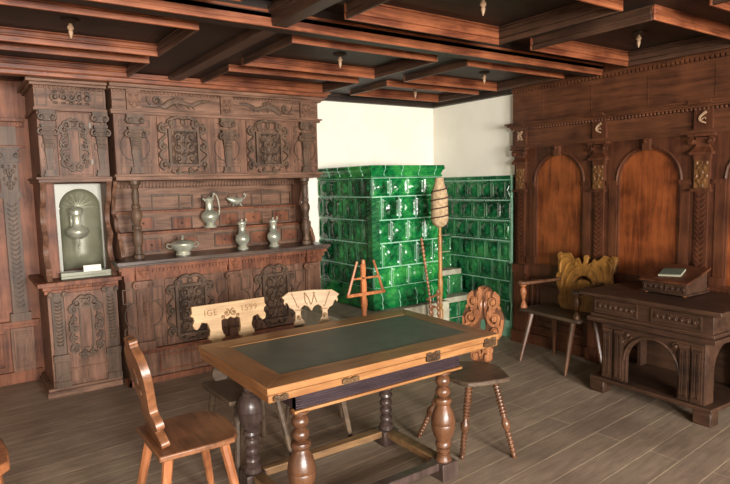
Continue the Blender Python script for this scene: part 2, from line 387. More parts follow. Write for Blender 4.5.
# main beams
m=MB(); m.box(XL,XW,YB+.012,YB+.10,2.458,2.60); m.build('cross_beam','ceil',root,.004)  # dark body behind a lighter face strip: underside shade put into its colour
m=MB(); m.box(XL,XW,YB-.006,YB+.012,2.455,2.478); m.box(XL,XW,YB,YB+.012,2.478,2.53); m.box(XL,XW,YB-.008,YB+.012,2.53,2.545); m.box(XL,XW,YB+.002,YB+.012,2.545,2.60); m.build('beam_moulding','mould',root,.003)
m=MB()
for x in (-1.585+.3-.3,1.47):
    m.box(x,x+.09,YS,YL,2.460,2.60); m.box(x-.02,x+.11,YS,YL,2.53,2.56)
m.build('main_beam','mould_y_shade',root,.004)
tr=0
for r_ in rowsy:
    deep=r_[0]<YB
    for c in colsx:
        if c[1]<-.2 and r_[0]<1: continue
        if r_[1]<0: continue
        tr+=1
        x0,x1=c;y0,y1=r_; zt=2.535 if deep else 2.505; zr=zt+.03
        root=sroot('trim_%d'%tr,((x0+x1)/2,(y0+y1)/2,0))
        hx,hy=(x1-x0)/2,(y1-y0)/2
        def prof(mb,ax):
            # stepped moulding section swept along each side, mitre by overlap
            zb=2.455; w=.045
            secs=[(.016,zb,zb+.034),(.022,zb+.034,zt-.004),(.014,zt-.004,zr-.010),(.022,zr-.010,zr)]
            for ww,z0,z1 in secs:
                if ax=='x':
                    for s_ in (-1,1): mb.box(-hx-.0,hx+.0,s_*hy,s_*(hy-ww),z0,z1)
                else:
                    for s_ in (-1,1): mb.box(s_*hx,s_*(hx-ww),-hy+ww,hy-ww,z0,z1)
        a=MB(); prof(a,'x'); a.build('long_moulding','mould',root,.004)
        a=MB(); prof(a,'y'); a.build('short_moulding','mould_y_shade',root,.004)
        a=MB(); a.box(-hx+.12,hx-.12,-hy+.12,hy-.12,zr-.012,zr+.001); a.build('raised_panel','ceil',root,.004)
        if (colsx.index(c),rowsy.index(r_)) not in ((2,4),(3,4),(4,4),(4,5),(3,3),(4,3)): continue
        # turned wooden drop
        zz=zr-.012
        k=bpy.data.objects.new('ceiling_drop',None); col.objects.link(k); k.location=((x0+x1)/2,(y0+y1)/2,zz)
        b=MB(); b.lathe([(.0,0),(.048,0),(.048,-.008),(.030,-.016),(.016,-.022),(0,-.022)],seg=12); b.build('rose','ceil',k)
        b=MB(); b.lathe([(.009,-.02),(.010,-.028),(.017,-.038),(.018,-.046),(.010,-.058),(.013,-.066),(.008,-.085),(.002,-.10)],seg=10); b.build('turned_drop','pink',k)
        ci=colsx.index(c); ri=rowsy.index(r_)
        where={(1,4):'coffer at the left edge over the panelled wall',(2,4):'left coffer, before the tall washstand cupboard',(3,4):'coffer in front of the sideboard cornice',(4,4):'coffer before the white corner',
               (2,5):'narrow coffer right above the washstand cornice',(3,5):'narrow coffer right above the sideboard cornice',(4,5):'small coffer in the corner over the green stove',
               (4,3):'coffer beside the right oak wall over the armchair',(3,3):'big bright edged coffer over the table'}.get((ci,ri))
        if not where: where='coffer %s, %s'%(['at the far left','left of the middle beam','left of the main beam','right of the main beam','along the right oak wall'][ci],['by the windows','near the windows','over the table front','near the viewer','',''][ri])
        tag(k,'turned drop in the '+where,'ceiling ornament','ceiling drops')
# wall crown beams
m=MB(); m.box(XL,2.97,4.83,4.93,2.425,2.50); m.box(XL,2.99,4.80,4.96,2.452,2.472); struct(m.build('trim_90','mould',None,.005))
m=MB(); m.box(2.92,XW+.03,YN-.07,YN,2.44,2.505); m.box(2.92,XW+.03,YN-.1,YN,2.475,2.505)
m.box(XW-.04,XW+.03,3.92,YN-.07,2.44,2.505); struct(m.build('trim_91','ceil',None,.004))

# right oak wall
def right_wall():
    L0=3.91          # local x=0 at world y=3.91, running towards the viewer
    root=sroot('wall_right_panelled',(XW,L0,0),-PI/2)
    LEN=L0-YS; m=MB()
    m.box(0,LEN,0,.03,0,2.60); m.box(0,LEN,-.02,0,2.46,2.60); m.build('backing_boards','wall_dark',root)
    m=MB(); m.box(0,LEN,-.025,0,2.13,2.43); 
    for x in (.36,.86,1.36,1.86,2.6,3.4): m.box(x-.004,x+.004,-.028,-.025,2.17,2.40)
    m.build('frieze_board','wall_dark_h',root)
    m=MB(); dentils(m,0,LEN*.7,-.03,2.43,2.455,.035,.02); m.box(0,LEN,-.04,0,2.455,2.48)
    m.build('crown_dentils','wall_dark_h',root)
    m=MB(); m.box(-.03,LEN,-.115,0,2.125,2.14); m.box(-.02,LEN,-.09,0,2.11,2.125); m.box(-.01,LEN,-.06,0,2.095,2.11)
    eggs(m,0,3.2,-.055,2.085,.012,.03); m.box(0,LEN,-.03,0,1.93,2.075); m.box(0,LEN,-.06,0,1.915,1.935); m.box(0,LEN,-.045,0,1.90,1.915)
    m.build('cornice','wall_dark_h',root)
    P=[.115,.955,1.795,2.635,3.475]
    for i,x in enumerate(P):
        r=MB()
        r.box(x-.075,x+.075,-.10,0,.94,1.0) if False else None
        r.box(x-.065,x+.065,-.055,0,1.93,2.10); r.box(x-.08,x+.08,-.125,0,2.115,2.142)
        r.box(x-.09,x+.09,-.095,0,1.885,1.905); r.box(x-.045,x+.045,-.06,0,1.81,1.88); r.hexa([(x-.08,-.085,1.77),(x+.08,-.085,1.77),(x+.08,0,1.77),(x-.08,0,1.77)],[(x-.045,-.05,1.82),(x+.045,-.05,1.82),(x+.045,0,1.82),(x-.045,0,1.82)]); r.box(x-.08,x+.08,-.085,0,1.752,1.77)
        r.box(x-.06,x+.06,-.055,0,1.72,1.79); r.box(x-.055,x+.055,-.055,0,1.50,1.72); r.box(x-.07,x+.07,-.075,0,1.485,1.505)
        r.box(x-.045,x+.045,-.045,0,.78,1.485); r.box(x-.075,x+.075,-.08,0,.70,.78); r.box(x-.08,x+.08,-.06,0,.12,.70); r.box(x-.09,x+.09,-.08,0,0,.12)
        for s_ in (-1,1): spiral(r,x+s_*.06,1.852,.028,-.07,1.2,PI/2,-s_,.008)
        for k in range(17):
            z=.80+k*.04
            for s_ in (-1,1): r.tube([(x,-.05,z),(x+s_*.02,-.052,z+.012),(x+s_*.032,-.048,z+.03)],[.006,.007,.003],5)
        r.build('pilaster','wall_dark',root)
        r=MB(); arabesque(r,x,1.61,.085,.19,-.058,.006,2)
        if i%2==0 and i: 
            pass
        r.box(x-.05,x+.05,-.058,-.05,1.51,1.71); r.build('carved_block','wall_carved',root)
        r=MB(); wave(r,[(x+.02,1.98),(x-.02,2.0),(x-.018,2.03),(x+.022,2.06)],-.058,(.005,.009) ); wave(r,[(x-.02,2.0),(x+.01,2.02),(x+.02,2.005)],-.058,(.004,.002))
        if i==0:
            wave(r,[(x-.03,1.98),(x+.03,2.06)],-.058,.005); wave(r,[(x-.03,2.06),(x+.03,1.98)],-.058,.005)
        r.build('small_bird_ornament','pink',root,label='small pale ornament')
    for i,(a,b) in enumerate(zip(P,P[1:])):
        c=(a+b)/2; 
        w=.245
        zs=1.575; top=zs+w
        # arched frame board with opening
        out=[(a+.045,.78),(b-.045,.78),(b-.045,1.90),(a+.045,1.90)]
        arc=[(c+w*math.cos(t),zs+w*math.sin(t)) for t in [PI*k/20 for k in range(21)]]
        hole=[(c+w,.80)]+arc+[(c-w,.80)]
        r=MB(); r.plate(out,-.028,0,[hole]); r.build('arch_surround','wall_dark',root)
        r=MB()
        ring=[(x,-.028,z) for x,z in [(c+(w+.02)*math.cos(t),zs+(w+.02)*math.sin(t)) for t in [PI*k/20 for k in range(21)]]]
        r.tube(ring,.012,6)
        for s_ in (-1,1): 
            r.box(c+s_*(w+.01),c+s_*(w+.10),-.05,-.025,zs-.035,zs); r.box(c+s_*(w+.015),c+s_*(w+.085),-.035,-.025,.84,zs-.035)
            r.box(c+s_*(w+.0),c+s_*(w+.105),-.05,-.025,.80,.86)
        r.box(c-.028,c+.028,-.07,-.02,top-.01,1.90); spiral(r,c,1.88,.02,-.075,1.1,0,1,.007)
        r.build('arch_moulding','wall_dark',root,.002)
        r=MB(); r.plate([(c-w,.80)]+[(x,z) for x,z in reversed(arc)]+[(c+w,.80)],-.006,0); r.build('arched_panel','arch',root,label='orange brown arched panel')
        # dado
        r=MB(); r.box(a+.06,b-.06,-.03,0,.70,.78); frame(r,c,.41,b-a-.2,.5,-.004,.03,.02); r.box(a+.06,b-.06,-.03,0,0,.1)
        frame(r,c,.41,b-a-.34,.36,-.004,.02,.014)
        r.build('dado_panel','wall_dark',root,.003)
right_wall()

# ------------------------------------------------------------------ carved sideboard
def volute_pilaster(mb,x,y,z0,z1,w=.10):
    h=z1-z0
    mb.box(x-w*.6,x+w*.6,y-.05,y,z1-.03,z1); 
    for s_ in (-1,1): spiral(mb,x+s_*w*.42,z1-.05,.024,y-.045,1.2,PI/2,-s_,.008)
    mb.box(x-w*.45,x+w*.45,y-.035,y,z1-.075,z1-.03)
    zt=z1-.12
    mb.hexa([(x-w*.28,y-.02,zt-.16),(x+w*.28,y-.02,zt-.16),(x+w*.28,y,zt-.16),(x-w*.28,y,zt-.16)],[(x-w*.5,y-.055,zt),(x+w*.5,y-.055,zt),(x+w*.5,y,zt),(x-w*.5,y,zt)])
    mb.box(x-w*.55,x+w*.55,y-.06,y,zt,zt+.02)
    for s_ in (-1,1): spiral(mb,x+s_*w*.5,zt-.04,.028,y-.04,1.1,PI/2,-s_,.008)
    for k in range(4): mb.tube([(x-w*.3,y-.05+.006*k,zt-.03-.03*k),(x+w*.3,y-.05+.006*k,zt-.03-.03*k)],.006,5)
    mb.hexa([(x-w*.2,y-.015,z0+.05),(x+w*.2,y-.015,z0+.05),(x+w*.2,y,z0+.05),(x-w*.2,y,z0+.05)],[(x-w*.32,y-.022,zt-.16),(x+w*.32,y-.022,zt-.16),(x+w*.32,y,zt-.16),(x-w*.32,y,zt-.16)])
    mb.box(x-w*.42,x+w*.42,y-.035,y,z0+.015,z0+.05); mb.box(x-w*.5,x+w*.5,y-.04,y,z0,z0+.018)
def geo_ground(mb,cx,cz,w,h,y):
    # strapwork around a pilaster: squared compartments and a ring
    n=20; mb.tube([(cx+w*.44*math.cos(2*PI*k/n),y,cz+w*.44*math.sin(2*PI*k/n)) for k in range(n)],.005,5,closed=True)
    for s_ in (-1,1):
        frame(mb,cx+s_*w*.28,cz+h*.40,w*.36,h*.13,y,.007,.005); frame(mb,cx+s_*w*.28,cz-h*.40,w*.36,h*.13,y,.007,.005)
        frame(mb,cx+s_*w*.28,cz+h*.25,w*.36,h*.08,y,.006,.005); frame(mb,cx+s_*w*.28,cz-h*.25,w*.36,h*.08,y,.006,.005)
def hinge(mb,x,z,y,s_=1):
    mb.plate([(x,z-.008),(x+s_*.03,z-.016),(x+s_*.05,z),(x+s_*.03,z+.016),(x,z+.008)],y-.004,y); mb.ball((x+s_*.028,y-.004,z),.006,6,4)

def sideboard():
    Y=4.90
    t=thing('sideboard','massive carved walnut sideboard with turned columns, stepped shelves and upper cupboard','sideboard',(1.97,Y,0))
    X0,X1=-.91,.90   # local
    # lower case
    m=MB(); m.box(X0,X1,0,.68,0,.93); m.build('lower_case','walnut_v',t,.003)
    m=MB(); m.box(X0-.03,X1+.03,-.03,0,0,.05); m.box(X0-.02,X1+.02,-.025,0,.25,.285); m.box(X0-.03,X1+.03,-.04,0,.275,.292)
    for a,b in ((X0+.2,-.1),(.1,X1-.2)): frame(m,(a+b)/2,.15,b-a-.06,.14,0,.014,.008)
    m.box(X0-.03,X0,-.03,.1,0,.05)
    m.build('plinth','panel_red',t,.003)
    m=MB(); m.box(X0-.03,X1+.03,-.03,.08,.915,.955); m.box(X0-.05,X1+.05,-.05,.08,.955,.985); m.box(X0,X1+.03,.08,.6,.915,.985)
    dentils(m,X0+.2,X1-.2,-.03,.925,.95,.03,.014); m.box(X0-.01,X1+.01,-.015,0,.86,.915)
    for x in (-.78,0,.78): m.box(x-.06,x+.06,-.065,0,.87,.985); arabesque(m,x,.93,.09,.07,-.068,.006,1)
    m.build('frieze','panel_red',t,.002)
    m=MB(); m.box(X0-.07,X1+.07,-.09,.10,1.0,1.03); m.box(X0-.06,X1+.06,-.075,.10,.985,1.0); m.box(X0,X1+.07,.10,.3,.985,1.03); m.box(X0,X1,.3,.68,.955,1.03); m.build('worktop','worktop',t,.004)
    for x in (-.78,0,.78):
        m=MB(); m.box(x-.055,x+.055,-.02,0,.29,.82); m.box(x-.07,x+.07,-.045,0,.29,.36); m.box(x-.07,x+.07,-.05,0,.835,.86)
        for s_ in (-1,1): spiral(m,x+s_*.055,.825,.028,-.04,1.2,PI/2,-s_,.009)
        m.box(x-.06,x+.06,-.035,0,.80,.835)
        for k in range(9): m.ball((x,-.022,.42+k*.038),(.016-.012*abs(k-4)/6,.008,.015),8,5)
        frame(m,x,.58,.09,.42,-.018,.008,.006)
        m.build('pilaster','walnut_v',t,.001)
        m=MB()
        for s_ in (-1,1):
            if x+s_*.13<X0 or x+s_*.13>X1: continue
            frame(m,x+s_*.115,.42,.09,.12,-.002,.008,.006); frame(m,x+s_*.115,.74,.09,.12,-.002,.008,.006)
            n=16; m.tube([(x+s_*.07+s_*.08*math.sin(PI*k/n),-.004,.58+.1*math.cos(PI*k/n)) for k in range(n+1)],.006,5)
        m.build('strapwork','carved',t)
    for x in (-.395,.395):
        d=MB(); d.box(x-.21,x+.21,-.018,.0,.30,.855); 
        dd=d.build('door','walnut_v',t,.003)
        m=MB(); m.box(x-.135,x+.135,-.030,-.018,.36,.80); m.build('sunk_ground','ground',dd)
        m=MB(); frame(m,x,.58,.27,.44,-.018,.022,.034)
        arabesque(m,x,.58,.23,.38,-.034,.011,4); cartouche(m,x,.58,.40,.52,-.026,.014)
        m.build('carved_cartouche','carved',dd)
        m=MB(); s_=-1 if x<0 else 1
        for z in (.40,.78): hinge(m,x+s_*.205,z,-.019,-s_)
        m.build('hinge','metal',dd)
    # stepped drawers
    m=MB(); m.box(X0+.02,X1-.02,.30,.68,1.03,1.21); m.box(X0+.02,X1-.02,.42,.68,1.21,1.39); m.box(X0+.02,X1-.02,.50,.68,1.39,2.2)
    m.build('stepped_back','walnut',t,.003)
    m=MB(); m.box(X0,X1,.28,.42,1.21,1.232); m.box(X0,X1,.40,.52,1.388,1.408)
    m.build('shelf_edge','panel_red',t,.003)
    for (xx,y,z) in [(-.61,.30,1.115),(-.30,.30,1.115),(.05,.30,1.115),(.40,.30,1.115),(.73,.30,1.115),(-.64,.42,1.30),(-.30,.42,1.285),(.15,.42,1.30),(.40,.42,1.30),(.70,.42,1.30)]:
        m=MB(); m.box(xx-.085,xx+.085,y-.008,y,z-.05,z+.05)
        d=m.build('drawer','panel_red',t,.001); k=MB(); frame(k,xx,z,.19,.12,y,.012,.016); k.build('drawer_moulding','carved',d); k=MB(); k.ball((xx,y-.016,z),.009,8,6); k.build('knob','metal',d)
    m=MB()
    for a,b in ((-.66,-.16),(-.08,.28),(.42,.86)): 
        frame(m,(a+b)/2,1.475,b-a,.13,.50,.014,.012); frame(m,(a+b)/2,1.475,(b-a)*.5,.155,.50,.010,.014)
    m.build('back_panel_moulding','carved',t)
    # side brackets
    for x in (X0+.0,X1-.03):
        m=MB(Matrix.Translation((x+.015,0,0))@Matrix.Rotation(PI/2,4,'Z'))
        pr=cat([(.12,1.03),(.12,1.15),(.16,1.2),(.16,1.24),(.24,1.27),(.26,1.36),(.34,1.4),(.3,1.5),(.24,1.6),(.22,1.68),(.68,1.68),(.68,1.03)],4)
        m.plate([(a,b) for a,b in pr],-.015,.015); m.build('side_bracket','walnut_v',t)
    # turned columns
    P=[(.045,0),(.045,.03),(.03,.035),(.034,.06),(.026,.075),(.03,.10),(.042,.15),(.040,.20),(.028,.235),(.036,.245),(.036,.26),(.026,.275),(.03,.30),(.046,.34),(.046,.37),(.028,.41),(.036,.42),(.036,.435),(.024,.45),(.030,.50),(.030,.53),(.024,.57),(.036,.585),(.030,.60),(.045,.61),(.045,.64)]
    for x in (-.765,.815):
        m=MB(); m.lathe(P,(x,.11,1.03),14); m.build('turned_column','carved',t)
    # upper cupboard
    U=.05
    m=MB(); m.box(X0,X1+.04,U,.68,1.72,2.20); m.build('upper_case','walnut_v',t,.003)
    m=MB(); m.box(X0-.01,X1+.05,U-.02,.6,1.67,1.70); m.box(X0-.02,X1+.07,U-.035,.6,1.70,1.722)
    m.box(X0+.02,X1,.44,.46,1.62,1.67); dentils(m,X0+.04,X1-.02,.44,1.61,1.66,.03,.012)
    m.build('lower_cornice','walnut',t,.003)
    m=MB(); m.box(X0-.02,X1+.06,U-.03,.6,2.195,2.225); m.box(X0-.025,X1+.075,U-.045,.6,2.215,2.228)
    m.box(X0-.005,X1+.045,U-.012,.6,2.225,2.385); m.box(X0-.03,X1+.07,U-.04,.6,2.385,2.40); m.box(X0-.025,X1+.09,U-.07,.6,2.40,2.425)
    eggs(m,X0,X1+.04,U-.018,2.375,.012,.03)
    for x in (-.755,.02,.80): m.box(x-.055,x+.055,U-.04,U,2.228,2.385); arabesque(m,x,2.305,.09,.12,U-.043,.006,2)
    m.build('entablature','walnut',t,.002)
    for q in ((-.66,-.12,1),(.14,.68,-1)):
        m=MB(); beast(m,q[0],q[1],2.305,U-.018,q[2]); m.build('carved_sea_beast','carved',t)
    for x in (-.755,.02,.80):
        m=MB(); volute_pilaster(m,x,U-.005,1.725,2.195,.11); m.build('bracket_pilaster','carved',t,.001)
        m=MB(); geo_ground(m,x,1.94,.26,.46,U-.003); m.build('strapwork','carved',t)
    for x in (-.37,.41):
        d=MB(); d.box(x-.21,x+.21,U-.016,U,1.735,2.185); dd=d.build('door','walnut_v',t,.003)
        m=MB(); m.box(x-.125,x+.125,U-.028,U-.016,1.79,2.08); m.build('sunk_ground','ground',dd)
        m=MB(); frame(m,x,1.935,.26,.31,U-.016,.020,.034)
        arabesque(m,x,1.935,.22,.26,U-.034,.011,3); cartouche(m,x,1.945,.40,.44,U-.025,.014)
        m.build('carved_cartouche','carved',dd)
        m=MB(); s_=-1 if x<0 else 1
        for z in (1.80,2.09): hinge(m,x+s_*.20,z,U-.017,-s_)
        m.build('hinge','metal',dd)
sideboard()

def washstand():
    Y=5.03
    t=thing('washstand_cupboard','tall narrow carved walnut washstand cupboard with open pewter lined niche','cupboard',(.765,Y,0))
    X0,X1=-.25,.255
    m=MB(); m.box(X0,X1,0,.58,0,.86); m.build('lower_case','walnut_v',t,.003)
    m=MB(); m.box(X0-.05,X1-.005,-.03,.5,0,.045); m.box(X0-.04,X1-.005,-.02,.5,.045,.07); m.build('plinth','walnut',t,.003)
    m=MB(); m.box(X0-.03,X1+.01,-.03,.58,.84,.87); dentils(m,X0+.08,X1-.08,-.03,.845,.865,.028,.012); m.box(X0-.02,X1+.01,-.02,0,.81,.84)
    m.box(X0-.065,X1+.035,-.06,.58,.87,.905); m.build('ledge','panel_red',t,.004)
    for x in (X0+.065,X1-.06):
        m=MB(); m.box(x-.042,x+.042,-.02,0,.33,.79); m.box(x-.055,x+.055,-.045,0,.28,.33); m.box(x-.055,x+.055,-.04,0,.07,.12); m.box(x-.05,x+.05,-.03,0,.12,.28)
        m.plate([(x-.04,.275),(x+.04,.275),(x,.22)],-.036,-.03); m.plate([(x-.04,.13),(x+.04,.13),(x,.18)],-.036,-.03)
        m.box(x-.05,x+.05,-.035,0,.79,.82)
        for s_ in (-1,1): spiral(m,x+s_*.04,.805,.02,-.04,1.1,PI/2,-s_,.008)
        for k in range(13): 
            for s_ in (-1,1): m.tube([(x,-.022,.40+k*.028),(x+s_*.016,-.026,.405+k*.028),(x+s_*.026,-.02,.42+k*.028)],[.005,.006,.002],5)
        m.build('pilaster','carved',t,.001)
    d=MB(); d.box(-.135,.15,-.012,0,.10,.80); frame(d,.01,.5,.30,.62,-.012,.02,.01); dd=d.build('door','walnut_v',t,.002)
    m=MB(); frame(m,.01,.52,.10,.34,-.014,.012,.014)
    for k in range(-2,3):
        for s_ in (-1,1): spiral(m,.01+s_*.085,.52+k*.075,.024,-.018,1.2,PI/2,-s_,.008)
    cartouche(m,.01,.52,.24,.46,-.018,.011)
    for z,q in ((.73,1),(.31,-1)):
        for s_ in (-1,1): spiral(m,.01+s_*.04,z,.028,-.018,1.2,-q*PI/2,-s_*q,.009)
        m.ball((.01,-.018,z+q*.01),(.018,.012,.022),8,5)
    m.build('carved_cartouche','carved',dd)
    k=MB(); k.box(.135,.15,-.02,-.012,.72,.76); k.box(.135,.15,-.02,-.012,.24,.28); k.build('hinge','metal',dd)
    # niche zone
    m=MB(); m.box(X0+.02,-.12,.20,.58,.905,1.68); m.box(.265-.0,.28,.26,.58,.905,1.68); m.box(-.12,.265,.44,.58,.905,1.68)
    m.build('niche_case','panel_red',t,.002)
    for x,s_ in ((X0+.03,1),(X1-.005,1)):
        mm=MB(Matrix.Translation((x,0,0))@Matrix.Rotation(PI/2,4,'Z'))
        pr=cat([(.0,.905),(.05,.95),(.03,1.0),(.10,1.05),(.13,1.15),(.06,1.24),(.12,1.29),(.16,1.36),(.13,1.46),(.05,1.52),(.03,1.60),(.0,1.68),(.25,1.68),(.25,.905)],4)
        mm.plate(pr,-.018,.018); mm.build('side_bracket','walnut_v',t)
    # pewter lining: spandrel plate with arch and half round recess
    cx,w,zs=.065,.155,1.46
    lin=MB()
    arc=[(cx+w*math.cos(a),zs+w*math.sin(a)) for a in [PI*k/24 for k in range(25)]]
    lin.plate([(cx-.19,.93),(cx+.19,.93),(cx+.19,1.655),(cx-.19,1.655)],.255,.262,[[(cx+w,.945)]+arc+[(cx-w,.945)]])
    pl=lin.build('pewter_surround','brass',t)
    rec=MB()
    n=16; 
    z_=[.945+ (zs-.945)*k/4 for k in range(5)]
    rows=[[rec.v((cx-w*math.cos(PI*i/n),.26+.15*math.sin(PI*i/n),z)) for i in range(n+1)] for z in z_]
    for j in range(1,7):
        a=PI/2*j/6
        rows.append([rec.v((cx-w*math.cos(a)*math.cos(PI*i/n)*(1),.26+.15*math.cos(a)*math.sin(PI*i/n)*(1+.05*math.cos(i*PI)),zs+w*math.sin(a))) for i in range(n+1)])
    for A,B in zip(rows,rows[1:]):
        for i in range(n): rec.f([A[i],A[i+1],B[i+1],B[i]])
    r_=rec.build('shell_recess','pewter_dull',pl)
    so=r_.modifiers.new('s','SOLIDIFY'); so.thickness=.004; so.offset=1
    m=MB(); m.tube([(cx-w*math.cos(PI*i/n),.26+.14*math.sin(PI*i/n),zs) for i in range(n+1)],.004,5)
    for i in range(2,15,2):
        a=PI*i/n; m.tube([(cx,.39,zs)]+[(cx-w*math.cos(a)*.97*q,.39-.04*q,zs+w*.97*math.sin(a)*q) for q in (.5,1)],.003,4)
    m.build('shell_ribs','pewter',pl)
    m=MB(); m.box(cx-.20,cx+.20,.06,.41,.905,.925); m.box(cx-.2,cx+.2,.06,.075,.925,.955)
    m.box(cx-.2,cx-.19,.075,.26,.925,.945); m.box(cx+.19,cx+.2,.075,.26,.925,.945)
    m.build('basin_tray','pewter_dull',t,.002)
    # upper cupboard
    m=MB(); m.box(X0+.02,X1,-.03,.58,1.70,2.20); m.build('upper_case','walnut_v',t,.003)
    m=MB(); m.box(X0,X1+.01,-.05,.58,1.665,1.69); m.box(X0-.015,X1+.01,-.06,.58,1.69,1.705); m.build('lower_cornice','walnut',t,.002); m=MB()
    m.box(X0,X1+.005,-.06,.58,2.20,2.225); m.box(X0+.01,X1,-.045,.58,2.225,2.385); m.box(X0-.015,X1+.005,-.07,.58,2.385,2.405); m.box(X0-.04,X1+.005,-.10,.58,2.405,2.425)
    eggs(m,X0+.01,X1,-.05,2.372,.012,.03); m.build('entablature','walnut',t,.002)
    m=MB()
    for k in range(-2,3):
        spiral(m,.01+k*.055,2.305,.03,-.05,1.2,k,(1 if k%2 else -1),.009); m.ball((.01+k*.055,-.05,2.345),(.018,.008,.009),6,4); m.ball((.01+k*.055,-.05,2.262),(.018,.008,.009),6,4)
    for s_ in (-1,1): frame(m,.01+s_*.20,2.305,.07,.14,-.045,.008,.006)
    m.build('carved_frieze_foliage','carved',t)
    for x in (X0+.085,X1-.055):
        m=MB(); volute_pilaster(m,x,-.033,1.71,2.20,.09); m.build('bracket_pilaster','carved',t,.001)
        m=MB(); geo_ground(m,x,1.94,.10,.46,-.032); m.build('strapwork','carved',t)
    d=MB(); d.box(-.105,.135,-.045,-.03,1.72,2.19); dd=d.build('door','walnut_v',t,.003)
    m=MB(); frame(m,.012,1.94,.085,.26,-.046,.012,.014)
    for k in range(-1,2):
        for s_ in (-1,1): spiral(m,.012+s_*.062,1.94+k*.08,.02,-.05,1.2,PI/2,-s_,.008)
    cartouche(m,.012,1.94,.20,.36,-.050,.010)
    for z,q in ((2.10,1),(1.78,-1)):
        for s_ in (-1,1): spiral(m,.012+s_*.03,z,.024,-.05,1.2,-q*PI/2,-s_*q,.008)
    m.build('carved_cartouche','carved',dd)
    m=MB(); m.box(.12,.135,-.052,-.045,2.08,2.12); m.box(.12,.135,-.052,-.045,1.8,1.84); m.build('hinge','metal',dd)
    # the hanging pewter lavabo
    lv=thing('pewter_water_vessel','onion shaped lidded pewter water vessel hanging in the washstand niche','water vessel',(.80,5.29,0))
    m=MB(); m.lathe([(0,1.20),(.03,1.203),(.036,1.21),(.045,1.212),(.070,1.228),(.083,1.25),(.085,1.268),(.074,1.288),(.05,1.302),(.038,1.312),(.033,1.33),(.033,1.385),(.038,1.40),(.048,1.408),(.048,1.43)],seg=24); m.build('body','pewter',lv)
    m=MB(); m.lathe([(.053,1.43),(.053,1.437),(.045,1.455),(.025,1.468),(.008,1.473),(.006,1.485),(.011,1.492),(.008,1.502),(0,1.506)],seg=20); m.build('lid','pewter',lv)
    m=MB(); m.tube([(0,0,1.205),(0,-.01,1.16),(0,-.03,1.13),(0,-.05,1.135)],[.012,.010,.008,.007],8); m.tube([(-.02,-.015,1.165),(.02,-.015,1.165)],.004,6); m.tube([(0,0,1.17),(0,.0,1.10),(0,-.005,1.06)],[.006,.005,.002],6); m.build('tap','pewter',lv)
    m=MB(); m.box(-.02,.02,.05,.13,1.34,1.36); m.box(-.03,.03,.115,.135,1.3,1.4); m.build('wall_bracket','pewter',lv)
    c=MB(); c.box(.755,.90,5.035,5.043,.958,1.0); 
    c=MB(Matrix.Translation((.855,5.065,.955))@Matrix.Rotation(R(-14),4,'X')); c.box(-.065,.065,-.003,0,0,.05); tag(c.build('card','white'),'small blank white card leaning on the pewter tray rim','card')
washstand()

# ------------------------------------------------------------------ pewter on the sideboard
def jug(x,y,z,h,label,handle=True,wide=1.0):
    t=thing('pewter_flagon' if not handle else 'pewter_jug',label,'jug',(x,y,z),0,None)
    k=h/.27
    m=MB(); m.lathe([(0,0),(.05*k*wide,0),(.052*k*wide,.01*k),(.036*k,.028*k),(.040*k,.04*k),(.062*k*wide,.07*k),(.067*k*wide,.095*k),(.058*k*wide,.125*k),(.036*k,.15*k),(.030*k,.19*k),(.034*k,.225*k),(.042*k,.24*k)],seg=22); m.build('body','pewter',t)
    if not handle:
        m=MB(); m.lathe([(.044*k,.24*k),(.044*k,.247*k),(.03*k,.258*k),(.008*k,.264*k),(.009*k,.275*k),(0,.285*k)],seg=18); m.build('lid','pewter',t)
        m=MB(); m.tube([(.03*k,.01,.245*k),(.05*k,.01,.265*k),(.045*k,.01,.285*k)],[.006,.006,.003],6)
        m.tube([(.0,.04*k,.23*k),(.0,.085*k,.21*k),(.0,.09*k,.13*k),(.0,.055*k,.07*k)],.006,6); m.build('handle','pewter',t)
    else:
        m=MB(); m.lathe([(.042*k,.238*k),(.044*k,.246*k),(.03*k,.256*k),(.008*k,.262*k),(0,.27*k)],seg=18); m.tube([(-.03*k,0,.235*k),(-.055*k,0,.25*k)],[.014*k,.006*k],8); m.build('lid','pewter',t)
        m=MB(); m.tube([(a*k,0,b*k) for a,b in cat([(.03,.25),(.05,.285),(.072,.26),(.088,.19),(.086,.12),(.066,.085)],5,False)],.0065,6); m.ball((.045*k,0,.285*k),.012,8,5); m.build('handle','pewter',t)
jug(1.905,5.235,1.233,.29,'pewter jug with large arched handle on the lower drawer shelf',True,1.12)
jug(2.125,5.02,1.031,.265,'lidded pewter flagon on the worktop, left of the pair',False)
jug(2.44,5.02,1.031,.265,'lidded pewter flagon on the worktop beside the right turned column',False,.98)
t=thing('pewter_tureen','low pewter tureen with domed lid and two lug handles on the worktop','tureen',(1.565,4.99,1.031))
m=MB(); m.lathe([(0,0),(.062,0),(.064,.012),(.055,.025),(.075,.04),(.095,.065),(.10,.09)],seg=26); m.build('body','pewter',t)
m=MB(); m.lathe([(.108,.09),(.108,.097),(.085,.115),(.04,.128),(.012,.132),(.009,.145),(.015,.155),(.01,.168),(0,.17)],seg=26); m.build('lid','pewter',t)
for s_ in (-1,1):
    m=MB(); m.tube([(s_*a,0,b) for a,b in ((.095,.095),(.13,.10),(.138,.082),(.12,.06),(.092,.062))],.006,6); m.build('handle','pewter',t)
t=thing('pewter_sauce_boat','small bird shaped pewter sauce boat on three feet on the upper shelf','sauce boat',(2.215,5.335,1.409))
m=MB(); m.tube([(a,0,b) for a,b in ((-.10,.085),(-.075,.078),(-.045,.062),(0,.052),(.04,.062),(.065,.08))],[.006,.022,.034,.038,.03,.012],10,.9); m.build('bowl','pewter',t)
